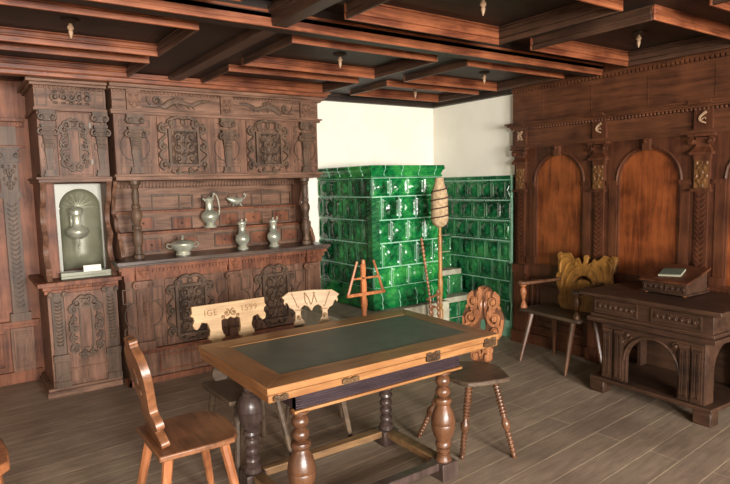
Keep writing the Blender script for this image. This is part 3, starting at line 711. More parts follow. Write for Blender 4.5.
m=MB(); m.tube([(a,0,b) for a,b in cat([(.06,.075),(.085,.085),(.095,.11),(.082,.125),(.078,.11)],4,False)],.006,6); m.tube([(.09,0,.11),(.115,0,.12)],[.005,.003],6); m.build('neck_handle','pewter',t)
for x,y in ((-.03,0),(.03,-.02),(.03,.02)):
    m=MB(); m.tube([(x,y,.03),(x*1.25,y*1.2,.012),(x*1.4,y*1.4,.004)],[.006,.004,.005],6); m.build('foot','pewter',t)

# ------------------------------------------------------------------ green tiled stove
def tile(mb,cx,cz,w,h,y,kind,seed):
    """moulded stove tile: thin raised rim, sunk field, round boss with beading, corner leaves"""
    r_=random.Random(seed); n=16; tilt=(r_.uniform(-.003,.003),r_.uniform(-.003,.003)); ph=r_.uniform(0,6)
    V=[]
    def sm(a,b,x): t=max(0,min(1,(x-a)/(b-a))); return t*t*(3-2*t)
    for j in range(n+1):
        row=[]
        for i in range(n+1):
            u=i/n*2-1; v=j/n*2-1
            e=max(abs(u),abs(v)); rr=math.hypot(u*(1.1 if kind!=1 else 1.35),v)
            d=.012+.011*sm(.80,.9,e)*(1-.9*sm(.93,1.0,e))
            d+=.020*max(0,1-(rr/.62)**2)**.6 if rr<.62 else 0
            d+=.006*math.exp(-((rr-.72)/.06)**2)
            if kind==1: d+=.004*math.cos(6*math.atan2(v,u)+ph)*sm(.1,.4,rr)*(1-sm(.6,.7,rr))
            if kind==2: d+=.004*math.sin(9*u+ph)*math.cos(8*v)*(1-sm(.6,.8,e))
            d+=.009*math.exp(-((abs(u)-.62)**2+(abs(v)-.64)**2)/.012)
            d+=tilt[0]*u+tilt[1]*v
            row.append(mb.v((cx+u*w/2,y-d,cz+v*h/2)))
        V.append(row)
    for j in range(n):
        for i in range(n): mb.f([V[j][i],V[j][i+1],V[j+1][i+1],V[j+1][i]])
def tile_face(mb,L,rows,y,tw,seed=0,off=True):
    k=seed
    for ri,(z0,z1) in enumerate(rows):
        x=-(tw*.5 if (ri%2 and off) else 0)
        while x<L-.01:
            a=max(x,0);b=min(x+tw,L)
            if b-a>.04: tile(mb,(a+b)/2,(z0+z1)/2,b-a-.011,z1-z0-.011,y,[0,2,1,0][(k*7+ri)%4] ,k); 
            k+=1; x+=tw
STX0,STX1,STY=3.01,3.82,4.20
t=thing('tiled_stove','big green glazed tiled stove with moulded cornice standing in the white corner','tiled stove',(STX0,STY,0))
W_=STX1-STX0; D_=YN-STY-.01
rows=[(.655,.84),(.84,1.06),(1.06,1.27),(1.27,1.48),(1.48,1.65)]
m=MB(); m.box(.006,W_-.006,.006,D_,.47,1.74); m.build('stove_core','grout',t)
m=MB(); 
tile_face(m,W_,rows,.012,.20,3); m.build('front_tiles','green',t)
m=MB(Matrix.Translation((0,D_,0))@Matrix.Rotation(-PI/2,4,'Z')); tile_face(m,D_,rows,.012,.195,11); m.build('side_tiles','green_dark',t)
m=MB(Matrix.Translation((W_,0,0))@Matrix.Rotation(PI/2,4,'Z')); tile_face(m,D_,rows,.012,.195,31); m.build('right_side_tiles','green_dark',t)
def mouldring(mb,prof,x0,x1,y0,y1,gap=.2):
    # horizontal moulding (offset,z) around front and both sides, cut into tile lengths
    loops=[]
    for o,z in prof: loops.append([mb.v(p) for p in ((x0-o,y1,z),(x0-o,y0-o,z),(x1+o,y0-o,z),(x1+o,y1,z))])
    for A,B in zip(loops,loops[1:]):
        for i in range(3): mb.f([A[i],A[i+1],B[i+1],B[i]])
    mb.f(loops[0]); mb.f(loops[-1][::-1])
m=MB(); mouldring(m,[(.0,1.65),(.012,1.655),(.012,1.668),(.004,1.675),(.008,1.69),(.016,1.70),(.012,1.708),(.028,1.722),(.034,1.735),(.025,1.742),(.031,1.752),(.024,1.76),(-.05,1.762)],0,W_,0,D_); m.build('cornice_tiles','green',t)
m=MB(); mouldring(m,[(-.02,.462),(.032,.465),(.034,.50),(.022,.53),(.034,.55),(.030,.58),(.012,.61),(.014,.635),(.0,.655)],0,W_,0,D_); m.build('base_tiles','green',t)
m=MB()
for x in [.2*i+.13 for i in range(4)]:
    m.tube([(x,-.013,1.668),(x,-.006,1.676),(x,-.011,1.70),(x,-.029,1.725),(x,-.033,1.745),(x,-.026,1.761)],.0035,5); m.tube([(x-.06,-.033,.465),(x-.06,-.036,.5),(x-.06,-.024,.53),(x-.06,-.036,.55),(x-.06,-.032,.58),(x-.06,-.013,.61),(x-.06,-.004,.65)],.0035,5)
for y in [.19*i+.13 for i in range(4)]:
    m.tube([(-.013,y,1.668),(-.006,y,1.676),(-.011,y,1.70),(-.029,y,1.725),(-.033,y,1.745),(-.026,y,1.761)],.003,5)
m.build('joint_lines','grout',t)
m=MB(); m.box(-.022,.06,-.022,.05,.86,1.47); 
for k in range(14):
    z=.89+k*.042
    m.tube([(-.024,.04,z),(-.03,-.03,z+.012),(.05,-.026,z+.026)],.009,6)
m.ball((.0,-.02,1.42),(.03,.02,.035),8,6)
m.build('corner_pillar','green_dark',t)
# masonry plinth of the stove
m=MB(); m.box(2.60,3.86,4.13,4.84,0,.45); m.box(2.95,3.86,4.84,YN-.005,0,.45); 
tag(m.build('stove_plinth','plaster',None,.01),'low plastered masonry plinth under the green stove','plinth')
# stepped buttress between stove and tiled wall
t=thing('stove_steps','stepped green tiled masonry block with plaster ledges right of the stove','masonry steps',(3.87,0,0))
steps=[(4.72,.66,1.02),(4.60,.39,.655),(4.47,.0,.385)]
for i,(y,z0,z1) in enumerate(steps):
    x1=[.56,.61,.63][i]
    a=MB(); a.box(0,x1,y,YN-.01,z0,z1-.0); a.build('block','plaster',t,.008)
    b=MB(Matrix.Translation((0,0,0))); zz=z1-.05 if i else z1
    nn=3
    for k in range(nn): 
        w=x1/nn
        for (q0,q1) in ([(z0,(z0+zz)/2),((z0+zz)/2,zz)] if i!=1 else [(z0,zz)]): tile(b,w*(k+.5),(q0+q1)/2,w-.008,q1-q0-.008,y,k%3,k+50*i)
    b.build('step_tiles','green_dark',t)
# tiled facing on the right plaster wall
t=thing('tiled_wall_facing','green glazed relief tiles covering the lower wall between stove and oak panelling','wall tiles',(XW+.03,YN-.01,0),-PI/2)
Lw=YN-.01-3.935
m=MB(); m.box(0,Lw,-.025,0,0,1.65); m.box(Lw-.022,Lw,-.035,0,0,1.65); m.build('grout_bed','grout',t)
m=MB(); zz=[1.605-.205*k for k in range(8)]; rows=[(b,a) for a,b in zip(zz,zz[1:])]
tile_face(m,Lw-.022,[(max(.0,a),b) for a,b in rows],-.02,.185,77); m.build('relief_tiles','green_dark',t)
m=MB(); 
for k in range(6): m.box(k*.2,min(Lw-.022,k*.2+.194),-.042,-.02,1.612,1.648)
m.build('border_tiles','green_dark',t,.006)

# ------------------------------------------------------------------ turned profiles
def legprof(k,r=1.0):
    return [(a*r,b) for a,b in k]
# ------------------------------------------------------------------ the draw-leaf table
TX,TY=1.715,2.60
t=thing('table','large wooden draw-leaf table with dark green slate top and bulbous turned legs','table',(TX,TY,0))
hx,hy=.715,.425; ix,iy=.585,.285
def mitre(mb,side,z0,z1,hx,hy,ix,iy):
    if side=='n': q=[(-hx,-hy),(hx,-hy),(ix,-iy),(-ix,-iy)]
    if side=='f': q=[(-ix,iy),(ix,iy),(hx,hy),(-hx,hy)]
    if side=='l': q=[(-hx,-hy),(-ix,-iy),(-ix,iy),(-hx,hy)]
    if side=='r': q=[(ix,-iy),(hx,-hy),(hx,hy),(ix,iy)]
    q=[(x-.03 if x>ix+.001 else x,y) for x,y in q]
    mb.hexa([(x,y,z0) for x,y in q],[(x,y,z1) for x,y in q])
for s_ in 'nflr':
    m=MB(); mitre(m,s_,.728,.76,hx,hy,ix,iy); m.build('top_border','tabletop' if s_ in 'nf' else 'tabletop_y',t,.003)
m=MB(); m.box(-ix,ix,-iy,iy,.73,.7575); m.build('slate_panel','slate',t)
for s_ in 'nflr':
    m=MB(); mitre(m,s_,.692,.725,hx-.006,hy-.006,ix-.05,iy-.05); m.build('leaf_border','tabletop' if s_ in 'nf' else 'tabletop_y',t,.003)
m=MB(); m.box(-ix,ix,-iy,iy,.70,.73); m.build('leaf_panel','ripple',t)
for x,w in ((-.655,.07),(-.30,.09),(.20,.09),(.61,.09)):
    m=MB(); z0=.697 if x<.1 else .70
    h=.026 if x<.1 else .05
    fr=[(x-w/2,z0+.004),(x-w*.3,z0),(x+w*.3,z0),(x+w/2,z0+.004),(x+w/2,z0+h-.004),(x+w*.2,z0+h),(x,z0+h*.8),(x-w*.2,z0+h),(x-w/2,z0+h-.004)]
    m.plate(fr,-hy-.006,-hy+.0065)
    arabesque(m,x,z0+h/2,w*.85,h*.8,-hy-.006,.003,1); m.build('carved_lock_plate','inlay',t,label='small dark carved plate')
m=MB(); ax,ay=.50,.345; sx=-.045
for s_ in (-1,1):
    m.box(-ax+sx,ax+sx,s_*ay,s_*(ay-.03),.60,.695); m.box(-ax-.01+sx,ax+.01+sx,s_*(ay+.012),s_*(ay-.03),.665,.675)
    m.box(s_*ax+sx,s_*(ax-.03)+sx,-ay,ay,.60,.695)
for k in range(8): m.tube([(-ax+sx,-ay-.001,.609+k*.011),(ax+sx,-ay-.001,.609+k*.011)],.0048,6)

m.build('apron','ripple',t)
for s_ in (-1,1):
    m=MB(); m.box(-ax-.012+sx,ax+.012+sx,s_*(ay+.016),s_*(ay-.03),.588,.602); m.build('apron_lip','tabletop',t,.003)
LP=[(.046,.0),(.046,.012),(.026,.018),(.022,.022),(.034,.032),(.041,.048),(.041,.058),(.034,.074),(.022,.084),(.034,.094),(.041,.108),(.041,.12),(.034,.134),(.022,.144),(.044,.152),(.048,.165),(.044,.178),(.034,.185),(.040,.20),(.056,.23),(.065,.27),(.066,.285),(.064,.288),(.066,.291),(.064,.32),(.052,.36),(.040,.38),(.038,.39),(.044,.40),(.044,.415),(.026,.422),(.038,.430),(.038,.445),(.026,.453),(.036,.462),(.036,.476),(.044,.49),(.044,.50)]
LPD=[(.045,0),(.045,.012),(.026,.02),(.032,.035),(.032,.05),(.024,.058),(.040,.066),(.036,.08),(.055,.10),(.066,.14),(.066,.165),(.063,.168),(.066,.171),(.060,.21),(.044,.25),(.030,.268),(.040,.275),(.044,.29),(.036,.30),(.026,.31),(.036,.32),(.040,.335),(.034,.35),(.024,.36),(.034,.37),(.038,.385),(.032,.40),(.024,.41),(.036,.42),(.040,.435),(.032,.45),(.03,.46),(.044,.475),(.046,.50)]
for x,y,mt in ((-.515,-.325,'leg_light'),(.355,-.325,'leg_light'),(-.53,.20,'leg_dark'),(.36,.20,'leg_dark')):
    m=MB(); m.lathe([(r,.593-h) for r,h in (LP if 'light' in mt else LPD)],(x,y,0),22); l=m.build('leg',mt,t)
    m=MB(); m.box(x-.055,x+.055,y-.055,y+.055,0,.094); m.build('foot_block','leg_dark',l,.004)
a,b=(-.46,.41),(-.325,.20)
m=MB(); m.box(-.46,.30,-.35,-.29,.055,.095); m.build('foot_rail','leg_dark',t,.004)
m=MB(); m.box(-.475,.305,.17,.23,.055,.095); m.build('foot_rail','rail',t,.004)
m=MB(); m.box(.325,.39,-.27,.145,.055,.095); m.build('foot_rail','rail',t,.004)
m=MB(); m.box(-.55,-.49,-.27,.145,.055,.095); m.build('foot_rail','rail',t,.004)

# ------------------------------------------------------------------ chairs
def splay_leg(mb,top,foot,prof,seg=12): mb.lathe(prof,top,seg,foot)
# left brown board chair (facing the table)
t=thing('board_chair','brown wooden board chair with pierced baluster back at the left end of the table','chair',(.80,2.68,0))
def rounded(pts,n=5): return cat(pts,n)
seat=[(-.175,-.215),(.17,-.225),(.205,-.12),(.215,0),(.20,.13),(.15,.215),(.02,.205),(-.175,.185)]
def slab(mb,pts,z0,z1):
    A=[mb.v((x,y,z0)) for x,y in pts];B=[mb.v((x,y,z1)) for x,y in pts]
    mb.f(A[::-1]);mb.f(B)
    for i in range(len(pts)): j=(i+1)%len(pts); mb.f([A[i],A[j],B[j],B[i]])
m=MB(); slab(m,[(-.175,-.215),(.10,-.225),(.16,-.218),(.195,-.17),(.215,-.05),(.218,.03),(.205,.12),(.17,.185),(.10,.205),(-.175,.185)],.435,.462)
m.build('seat','chair_brown',t,.006)
mt=Matrix.Translation((-.125,-.015,.46))@Matrix.Rotation(R(-11),4,'Y')@Matrix.Rotation(PI/2,4,'Z')
m=MB(mt)
half=[(0,0),(.07,0),(.125,.005),(.135,.03),(.105,.055),(.075,.068),(.10,.08),(.13,.10),(.12,.135),(.085,.15),(.075,.17),(.095,.22),(.13,.30),(.14,.36),(.115,.42),(.07,.455),(.045,.465),(.05,.485),(.035,.50),(0,.495)]
hl=cat(half,4,False)
hole=[(.022*math.cos(a),.315+.05*math.sin(a)) for a in [2*PI*k/16 for k in range(16)]]
hole2=[(.018*math.cos(a),.235+.02*math.sin(a)) for a in [2*PI*k/12 for k in range(12)]]
m.plate(mirror(hl),-.018,.018,[hole,hole2]); 
m.build('backrest','chair_brown',t,.004)
for tp,ft in (((-.12,-.15,.44),(-.19,-.20,0)),((-.12,.13,.44),(-.21,.19,0)),((.13,-.15,.44),(.20,-.21,0)),((.12,.13,.44),(.19,.2,0))):
    m=MB(); m.lathe([(.024,0),(.021,.5),(.015,1)],tp,8,ft); m.build('leg','orange',t)

# carved three... stool chair at right end
t=thing('carved_chair','richly carved reddish chair with ring turned legs at the right end of the table','chair',(2.47,2.47,0))
m=MB(); slab(m,[(-.18,-.10),(-.165,-.15),(-.10,-.185),(.05,-.225),(.10,-.225),(.20,-.06),(.205,.0),(.14,.14),(.06,.19),(-.10,.16),(-.17,.08)],.432,.46); m.build('seat','chair_dark',t,.006)
rp=[(.020,0)]
for k in range(9): rp+= [(.013,.06+k*.045),(.021,.075+k*.045),(.021,.088+k*.045),(.013,.10+k*.045)]
rp+=[(.014,.49),(.024,.53),(.026,.58),(.018,.63),(.012,.65)]
for k in range(6): rp+= [(.012,.66+k*.05),(.018,.675+k*.05),(.018,.69+k*.05),(.012,.70+k*.05)]
rp+=[(.012,.965),(.016,.98),(.014,1)]
for tp,ft in (((-.12,-.11,.435),(-.18,-.11,0)),((.04,-.16,.435),(.065,-.29,0)),((-.11,.08,.435),(-.19,.265,0)),((.10,.09,.435),(.17,.21,0))):
    m=MB(); m.lathe(rp,tp,10,ft); m.build('leg','leg_light',t)
mt=Matrix.Translation((.20,.095,.455))@Matrix.Rotation(R(-63),4,'Z')@Matrix.Rotation(R(-7),4,'X')@Matrix.Diagonal((.84,1,1.03,1))
m=MB(mt)
half=[(0,-.01),(.05,-.01),(.08,.02),(.075,.07),(.10,.11),(.13,.15),(.155,.21),(.16,.27),(.14,.32),(.115,.345),(.125,.38),(.105,.42),(.07,.435),(.04,.46),(0,.47)]
hl=cat(half,4,False); hole=[(.024*math.cos(a),.22+.045*math.sin(a)) for a in [2*PI*k/14 for k in range(14)]]
m.plate(mirror(hl),-.012,.014,[hole]); br=m.build('backrest','carve_base',t,.003)
m=MB(mt)
for s_ in (-1,1):
    for cx,cz,r,tr_,d in ((.09,.27,.055,1.5,1),(.10,.19,.045,1.4,-1),(.075,.37,.045,1.5,-1),(.045,.09,.035,1.4,1),(.035,.42,.03,1.2,1),(.05,.30,.03,1.1,-1),(.045,.035,.03,1.2,-1)):
        spiral(m,s_*cx,cz,r,-.016,tr_,PI/2,s_*d,.012)
    for pts in ([(.0,.45),(.03,.38),(.02,.31),(.045,.25)],[(.035,.14),(.06,.13),(.10,.14),(.14,.2),(.15,.27)],[(.13,.33),(.11,.36),(.115,.4),(.08,.43)],[(.0,.02),(.02,.08),(.015,.13),(.04,.17)]):
        wave(m,[(s_*a,b) for a,b in pts],-.014,.010)
    m.ball((s_*.015,-.016,.35),(.012,.012,.035),8,5); m.ball((s_*.075,-.016,.075),(.014,.01,.02),8,5)
m.build('carved_relief','carvechair',br)

# pale board backs behind the table
def text_mesh(txt,size,mat,parent,mtx,name='carved_lettering'):
    c=bpy.data.curves.new(name,'FONT'); c.body=txt; c.size=size; c.extrude=.0016; c.align_x='CENTER'; c.resolution_u=3; c.space_character=1.15
    o=bpy.data.objects.new(name,c); col.objects.link(o); dg=bpy.context.evaluated_depsgraph_get(); me=bpy.data.meshes.new_from_object(o.evaluated_get(dg))
    bpy.data.objects.remove(o); n=bpy.data.objects.new(name,me); me.materials.clear(); me.materials.append(M[mat]); me.transform(mtx@Matrix.Rotation(PI/2,4,'X')); col.objects.link(n); n.parent=parent; return n
def pale_chair(label,loc,rz,kind):
    t=thing('pale_backed_chair',label,'chair',loc,rz)
    m=MB(); slab(m,[(-.20,-.40),(.10,-.41),(.16,-.39),(.21,-.02),(.2,.02),(-.2,.02),(-.21,-.02)],.432,.457); m.build('seat','chair_dark',t,.005)
    for tp,ft in (((-.13,-.34,.435),(-.17,-.40,0)),((.10,-.34,.435),(.17,-.40,0)),((-.15,-.04,.435),(-.19,.04,0)),((.15,-.04,.435),(.19,.04,0))):
        m=MB(); m.lathe([(.021,0),(.019,.5),(.013,1)],tp,8,ft); m.build('leg','chair_dark',t)
    mt=Matrix.Translation((0,-.01,.455))@Matrix.Rotation(R(-8),4,'X')@Matrix.Diagonal(((.86 if kind else .97),1,1,1))
    for s_ in (-1,1):
        m=MB(mt); x=s_*.10; m.plate(cat([(x-.035,0),(x+.035,0),(x+.05,.05),(x+.03,.10),(x+.045,.16),(x+.035,.22),(x-.035,.22),(x-.045,.16),(x-.03,.10),(x-.05,.05)],3),-.011,.011); m.build('back_stile','chair_dark',t)
    m=MB(mt)
    if kind==0:
        half=[(0,.365),(.022,.352),(.045,.36),(.06,.35),(.062,.30),(.055,.27),(.045,.262),(.048,.245),(.066,.24),(.072,.21),(.128,.21),(.132,.24),(.15,.245),(.153,.262),(.143,.272),(.135,.30),(.15,.345),(.185,.355),(.20,.33),(.215,.315),(.235,.325),(.24,.35),(.228,.37),(.232,.39),(.25,.40),(.238,.418),(.24,.455),(0,.455)]
        m.plate(mirror(half),-.012,.012)
        b=m.build('backrest','pale',t,.003)
        text_mesh('IGE',.052,'groove',b,mt@Matrix.Translation((-.125,-.0125,.388)))
        text_mesh('1599',.052,'groove',b,mt@Matrix.Translation((.125,-.0125,.388)))
        m=MB(mt)
        for s_ in (-1,1): spiral(m,s_*.022,.392,.022,-.013,1.3,PI/2,s_,.004); spiral(m,s_*.05,.37,.014,-.013,1.2,-PI/2,-s_,.003)
        m.build('carved_relief','groove',b)
    else:
        half=[(0,.315),(.025,.345),(.055,.355),(.08,.335),(.085,.30),(.075,.27),(.055,.25),(.052,.225),(.14,.225),(.14,.245),(.128,.262),(.125,.31),(.14,.33),(.17,.345),(.18,.37),(.195,.38),(.20,.362),(.212,.375),(.205,.398),(.225,.415),(.20,.43),(.17,.448),(0,.455)]
        m.plate(mirror(half),-.012,.014)
        b=m.build('backrest','pale',t,.003)
        m=MB(mt)
        wave(m,[(-.05,.44),(-.045,.38),(-.03,.36)],-.013,.0035); wave(m,[(-.05,.44),(-.02,.40),(.0,.36),(.03,.44)],-.013,.0035); wave(m,[(.02,.44),(.045,.37)],-.013,.003); wave(m,[(-.15,.44),(-.12,.38),(-.11,.35)],-.013,.003)
        wave(m,[(.15,.44),(.12,.38),(.11,.35)],-.013,.003)
        for s_ in (-1,1): m.ball((s_*.10,-.013,.345),(.006,.003,.006),6,4); spiral(m,s_*.10,.28,.018,-.013,1.2,0,s_,.004)
        m.box(-.125,-.07,-.017,-.012,.322,.328); m.box(.07,.125,-.017,-.012,.322,.328)
        m.build('carved_relief','groove',b)
pale_chair('wooden chair with pale board back incised IGE 1599 behind the table',(1.31,3.30,0),0,0)
pale_chair('wooden chair with pale zigzag carved back and heart cut-out behind the table',(1.87,3.32,0),R(-22),1)

# stool at the left edge
t=thing('orange_stool','orange brown stool cut off by the left edge in the foreground','stool',(-.11,2.97,0))
m=MB(); slab(m,[(-.2,-.17),(.17,-.18),(.21,-.14),(.215,.0),(.20,.15),(.16,.18),(-.2,.17)],.42,.465); m.build('seat','orange',t,.008)
for tp,ft in (((.15,-.12,.43),(.18,-.15,0)),((.15,.12,.43),(.185,.15,0)),((-.14,-.12,.43),(-.18,-.15,0)),((-.14,.12,.43),(-.18,.15,0))):
    m=MB(); m.lathe([(.030,0),(.027,.5),(.02,1)],tp,8,ft); m.build('leg','orange',t)

# armchair by the oak wall
t=thing('armchair','dark armchair with golden carved crescent pierced back by the oak wall','armchair',(4.20,3.13,0),R(-92))
# local: front is -y -> world -x ; local x -> world -y
m=MB(); slab(m,[(-.33,-.12),(-.30,-.14),(.28,-.16),(.32,-.14),(.29,.22),(.25,.24),(-.25,.26),(-.29,.24)],.43,.46); m.build('seat','chair_dark',t,.005)
for tp,ft in (((-.22,-.08,.435),(-.25,-.20,0)),((.23,-.10,.435),(.26,-.235,0)),((-.18,.17,.435),(-.21,.20,0)),((.24,.15,.435),(.36,.12,0))):
    m=MB(); m.lathe([(.024,0),(.021,.4),(.012,1)],tp,8,ft); m.build('leg','leg_light',t)
mt=Matrix.Translation((.10,.165,.455))@Matrix.Rotation(R(4),4,'Z')@Matrix.Rotation(R(-10),4,'X')@Matrix.Diagonal((1.1,1,1.05,1))
half=[(0,0),(.08,0),(.15,.0),(.19,.03),(.21,.09),(.20,.13),(.235,.20),(.25,.26),(.235,.31),(.245,.36),(.25,.41),(.26,.45),(.245,.475),(.215,.465),(.18,.47),(.15,.475),(.12,.44),(.09,.425),(.07,.44),(.05,.41),(.025,.39),(.015,.42),(.02,.45),(0,.47)]
hl=cat(half,3,False)
cres=[(.075*math.cos(a),.235+.06*math.sin(a)) for a in [PI*k/12 for k in range(13)]]+[(.06*math.cos(a),.235+.028*math.sin(a)) for a in [PI-PI*k/10 for k in range(1,10)]]
m=MB(mt); m.plate(mirror(hl),-.013,.015,[cres]); br=m.build('backrest','armback',t,.004)
m=MB(mt)
n=14; m.tube([(.09*math.cos(PI*k/n),-.014,.235+.075*math.sin(PI*k/n)) for k in range(n+1)],.007,6)
for s_ in (-1,1):
    for pts in ([(.05,.36),(.10,.33),(.14,.25),(.14,.15),(.12,.05)],[(.09,.40),(.15,.38),(.18,.30),(.19,.2),(.17,.1)],[(.13,.44),(.19,.43),(.22,.38),(.215,.3)],[(.03,.38),(.06,.40),(.1,.39)]): wave(m,[(s_*a,b) for a,b in pts],-.014,.008)
    spiral(m,s_*.22,.44,.028,-.016,1.2,PI/2,-s_,.008); spiral(m,s_*.075,.39,.022,-.016,1.2,0,s_,.007); spiral(m,s_*.16,.07,.03,-.016,1.2,0,s_,.007)
m.build('carved_relief','armback',br)
AP=[(.030,0),(.030,.05),(.024,.10),(.015,.12),(.026,.22),(.030,.36),(.020,.55),(.012,.64),(.018,.66),(.012,.70),(.020,.80),(.028,.88),(.030,.93),(.030,1)]
for s_,tp,bt in ((-1,(-.29,-.12,.675),(-.29,-.11,.462)),(1,(.29,-.13,.675),(.28,-.12,.462))):
    m=MB(); m.lathe(AP,tp,14,bt); m.build('arm_post','orange' if s_<0 else 'leg_light',t)
    m=MB(); b_=(s_*.20+.08,.235,.72)
    m.hexa([(tp[0]-.035,tp[1]-.035,.672),(tp[0]+.035,tp[1]-.035,.672),(b_[0]+.02,b_[1],.70),(b_[0]-.02,b_[1],.70)],[(tp[0]-.035,tp[1]-.035,.70),(tp[0]+.035,tp[1]-.035,.70),(b_[0]+.02,b_[1],.725),(b_[0]-.02,b_[1],.725)])
    m.ball((tp[0],tp[1]-.03,.69),(.036,.02,.02),10,6)
    m.build('armrest','leg_light' if s_<0 else 'chair_dark',t,.006)

# ------------------------------------------------------------------ desk at the right
t=thing('writing_desk','heavy dark oak desk table with arched openings standing before the oak wall','desk',(3.86,2.14,0),R(-90-2))
# local x runs towards the viewer, -y faces the room
dx0,dx1=-.41,.42; dd_=.57; bx0,bx1=-.36,.39
def arched(mb,x0,x1,y0,y1,z0,z1,c,w,zs):
    arc=[(c+w*math.cos(a),zs+w*math.sin(a)) for a in [PI*k/18 for k in range(19)]]
    mb.plate([(x0,z0),(c-w,z0)]+arc[::-1]+[(c+w,z0),(x1,z0),(x1,z1),(x0,z1)],y0,y1)
m=MB(); arched(m,bx0,bx1,0,.03,.12,.54,.025,.185,.29); m.build('arched_front','desk',t,.002)
m=MB(); m.box(bx0,bx1,dd_-.03,dd_,.12,.54); m.build('back_board','desk',t,.002)
for s_ in (-1,1):
    m=MB(Matrix.Translation(((bx1-.015 if s_>0 else bx0+.015),0,0))@Matrix.Rotation(PI/2,4,'Z')); arched(m,.03,dd_-.03,-.015,.015,.12,.54,dd_/2,.17,.33); m.build('arched_side','desk',t,.002)
m=MB()
for x in (-.31,-.215,.26,.34): m.box(x-.036,x+.036,-.014,0,.13,.50); frame(m,x,.31,.05,.32,-.014,.010,.007); m.tube([(x-.008,-.016,.17),(x-.008,-.016,.45)],.005,5); m.tube([(x+.008,-.016,.17),(x+.008,-.016,.45)],.005,5)
ring=[(.025+.20*math.cos(a),-.006,.29+.20*math.sin(a)) for a in [PI*k/18 for k in range(19)]]; m.tube(ring,.010,6)
for s_ in (-1,1): spiral(m,.025+s_*.175,.475,.028,-.006,1.2,0,s_,.007); spiral(m,.025+s_*.21,.42,.02,-.006,1.2,0,s_,.006)
m.build('carved_pilasters','desk',t)
m=MB(); m.box(dx0-.03,dx1+.03,-.03,dd_+.0,.09,.12)
m.build('base_board','desk',t,.004)
for x0,x1 in ((dx0-.03,dx0+.09),(dx1-.09,dx1+.03)):
    for y0,y1 in ((-.03,.07),(dd_-.10,dd_)):
        m=MB(); m.box(x0,x1,y0,y1,0,.092); m.build('foot','desk',t,.01)
m=MB(); m.box(dx0-.05,dx1+.05,-.045,dd_,.54,.575); m.box(dx0-.03,dx1+.03,-.025,dd_,.575,.60); m.box(dx0-.02,dx1+.02,-.015,dd_,.60,.72); m.box(dx0-.05,dx1+.05,-.04,dd_,.72,.735)
m.build('drawer_case','desk',t,.003)
for c in (-.24,.20):
    m=MB(); frame(m,c,.66,.34,.10,-.015,.012,.010); m.box(c-.155,c+.155,-.02,-.015,.62,.70)
    for k in range(7): spiral(m,c-.125+k*.042,.66,.019,-.022,1.2,k*PI,(-1)**k,.006)
    m.build('carved_drawer_front','desk',t)
m=MB(); m.box(dx0-.09,dx1+.10,-.09,dd_+.0,.735,.765); m.build('desk_top','desk',t,.006)

t=thing('writing_box','small carved writing box with sloping lid standing on the desk','writing box',(4.06,2.145,.766),R(-92))
m=MB(); m.hexa([(-.16,-.0,.02),(.16,0,.02),(.16,.27,.02),(-.16,.27,.02)],[(-.16,0,.092),(.16,0,.092),(.16,.27,.165),(-.16,.27,.165)])
frame(m,-.08,.052,.14,.055,0,.006,.005); frame(m,.08,.052,.14,.055,0,.006,.005)
for k in range(8): spiral(m,-.14+k*.04,.052,.014,-.003,1.1,k*PI,(-1)**k,.004)
m.box(-.175,.175,-.01,.28,.012,.022); m.build('box_case','desk',t,.002)
m=MB(); m.hexa([(-.178,-.02,.087),(.178,-.02,.087),(.178,.285,.170),(-.178,.285,.170)],[(-.178,-.02,.102),(.178,-.02,.102),(.178,.285,.185),(-.178,.285,.185)]); m.build('sloping_lid','wall_dark',t,.003)
for x in (-.14,.14):
    for y in (.02,.24):
        m=MB(); m.ball((x,y,.007),(.014,.014,.007),10,6); m.build('foot','orange',t)
# booklet on the sloping lid
sl=math.atan2(.083,.305)
t=thing('booklet','thin booklet with grey green cover lying on the sloping lid','booklet',(4.06,2.145,.766),R(-92))
mt=Matrix.Translation((-.01,.12,.1415))@Matrix.Rotation(sl,4,'X')@Matrix.Rotation(R(12),4,'Z')
m=MB(mt); m.box(-.075,.075,-.06,.06,.0,.010); m.build('pages','paper',t)
m=MB(mt); m.box(-.074,.074,-.05,.06,.010,.013); m.build('cover','bookgreen',t)

# ------------------------------------------------------------------ spinning things by the stove
t=thing('distaff','tall turned distaff pole with a bundle of flax bound by brown ribbon','distaff',(3.515,3.88,0))
m=MB(); m.lathe([(.014,.03),(.020,.25),(.026,.45),(.014,.47),(.022,.49),(.015,.52),(.022,.62),(.024,.72),(.017,.74),(.024,.76),(.018,.79),(.019,1.0),(.020,1.1),(.014,1.12),(.012,1.64)],seg=12); m.build('pole','pale_pole',t)
m=MB(); m.lathe([(0,1.195),(.03,1.20),(.062,1.225),(.078,1.27),(.077,1.33),(.074,1.40),(.076,1.47),(.066,1.52),(.052,1.565),(.042,1.60),(.038,1.635),(0,1.64)],seg=20); m.build('flax_bundle','tow',t)
m=MB()
pts=[]
for k in range(60):
    a=k*.42; z=1.245+k*.0052; rr=.079 if z<1.48 else .079-(z-1.48)*.27
    pts.append((rr*math.cos(a),rr*math.sin(a),z))
m.tube(pts,.0065,6); m.build('ribbon','ribbon',t)
m=MB()
for k in range(3): a=k*2.1+.5; m.tube([(0,0,.2),(.2*math.cos(a),.2*math.sin(a),.006)],.012,8)
m.build('foot_stand','armback',t)
t=thing('spinning_stand','low spinning frame of thin bead turned rods beside the flax distaff','spinning frame',(3.36,3.80,0))
def bead(n,r0,r1): 
    o=[]
    for k in range(n): o+=[(r0,k/n),(r1*1.25,(k+.4)/n),(r1*1.25,(k+.6)/n)]
    return o+[(r0,1)]
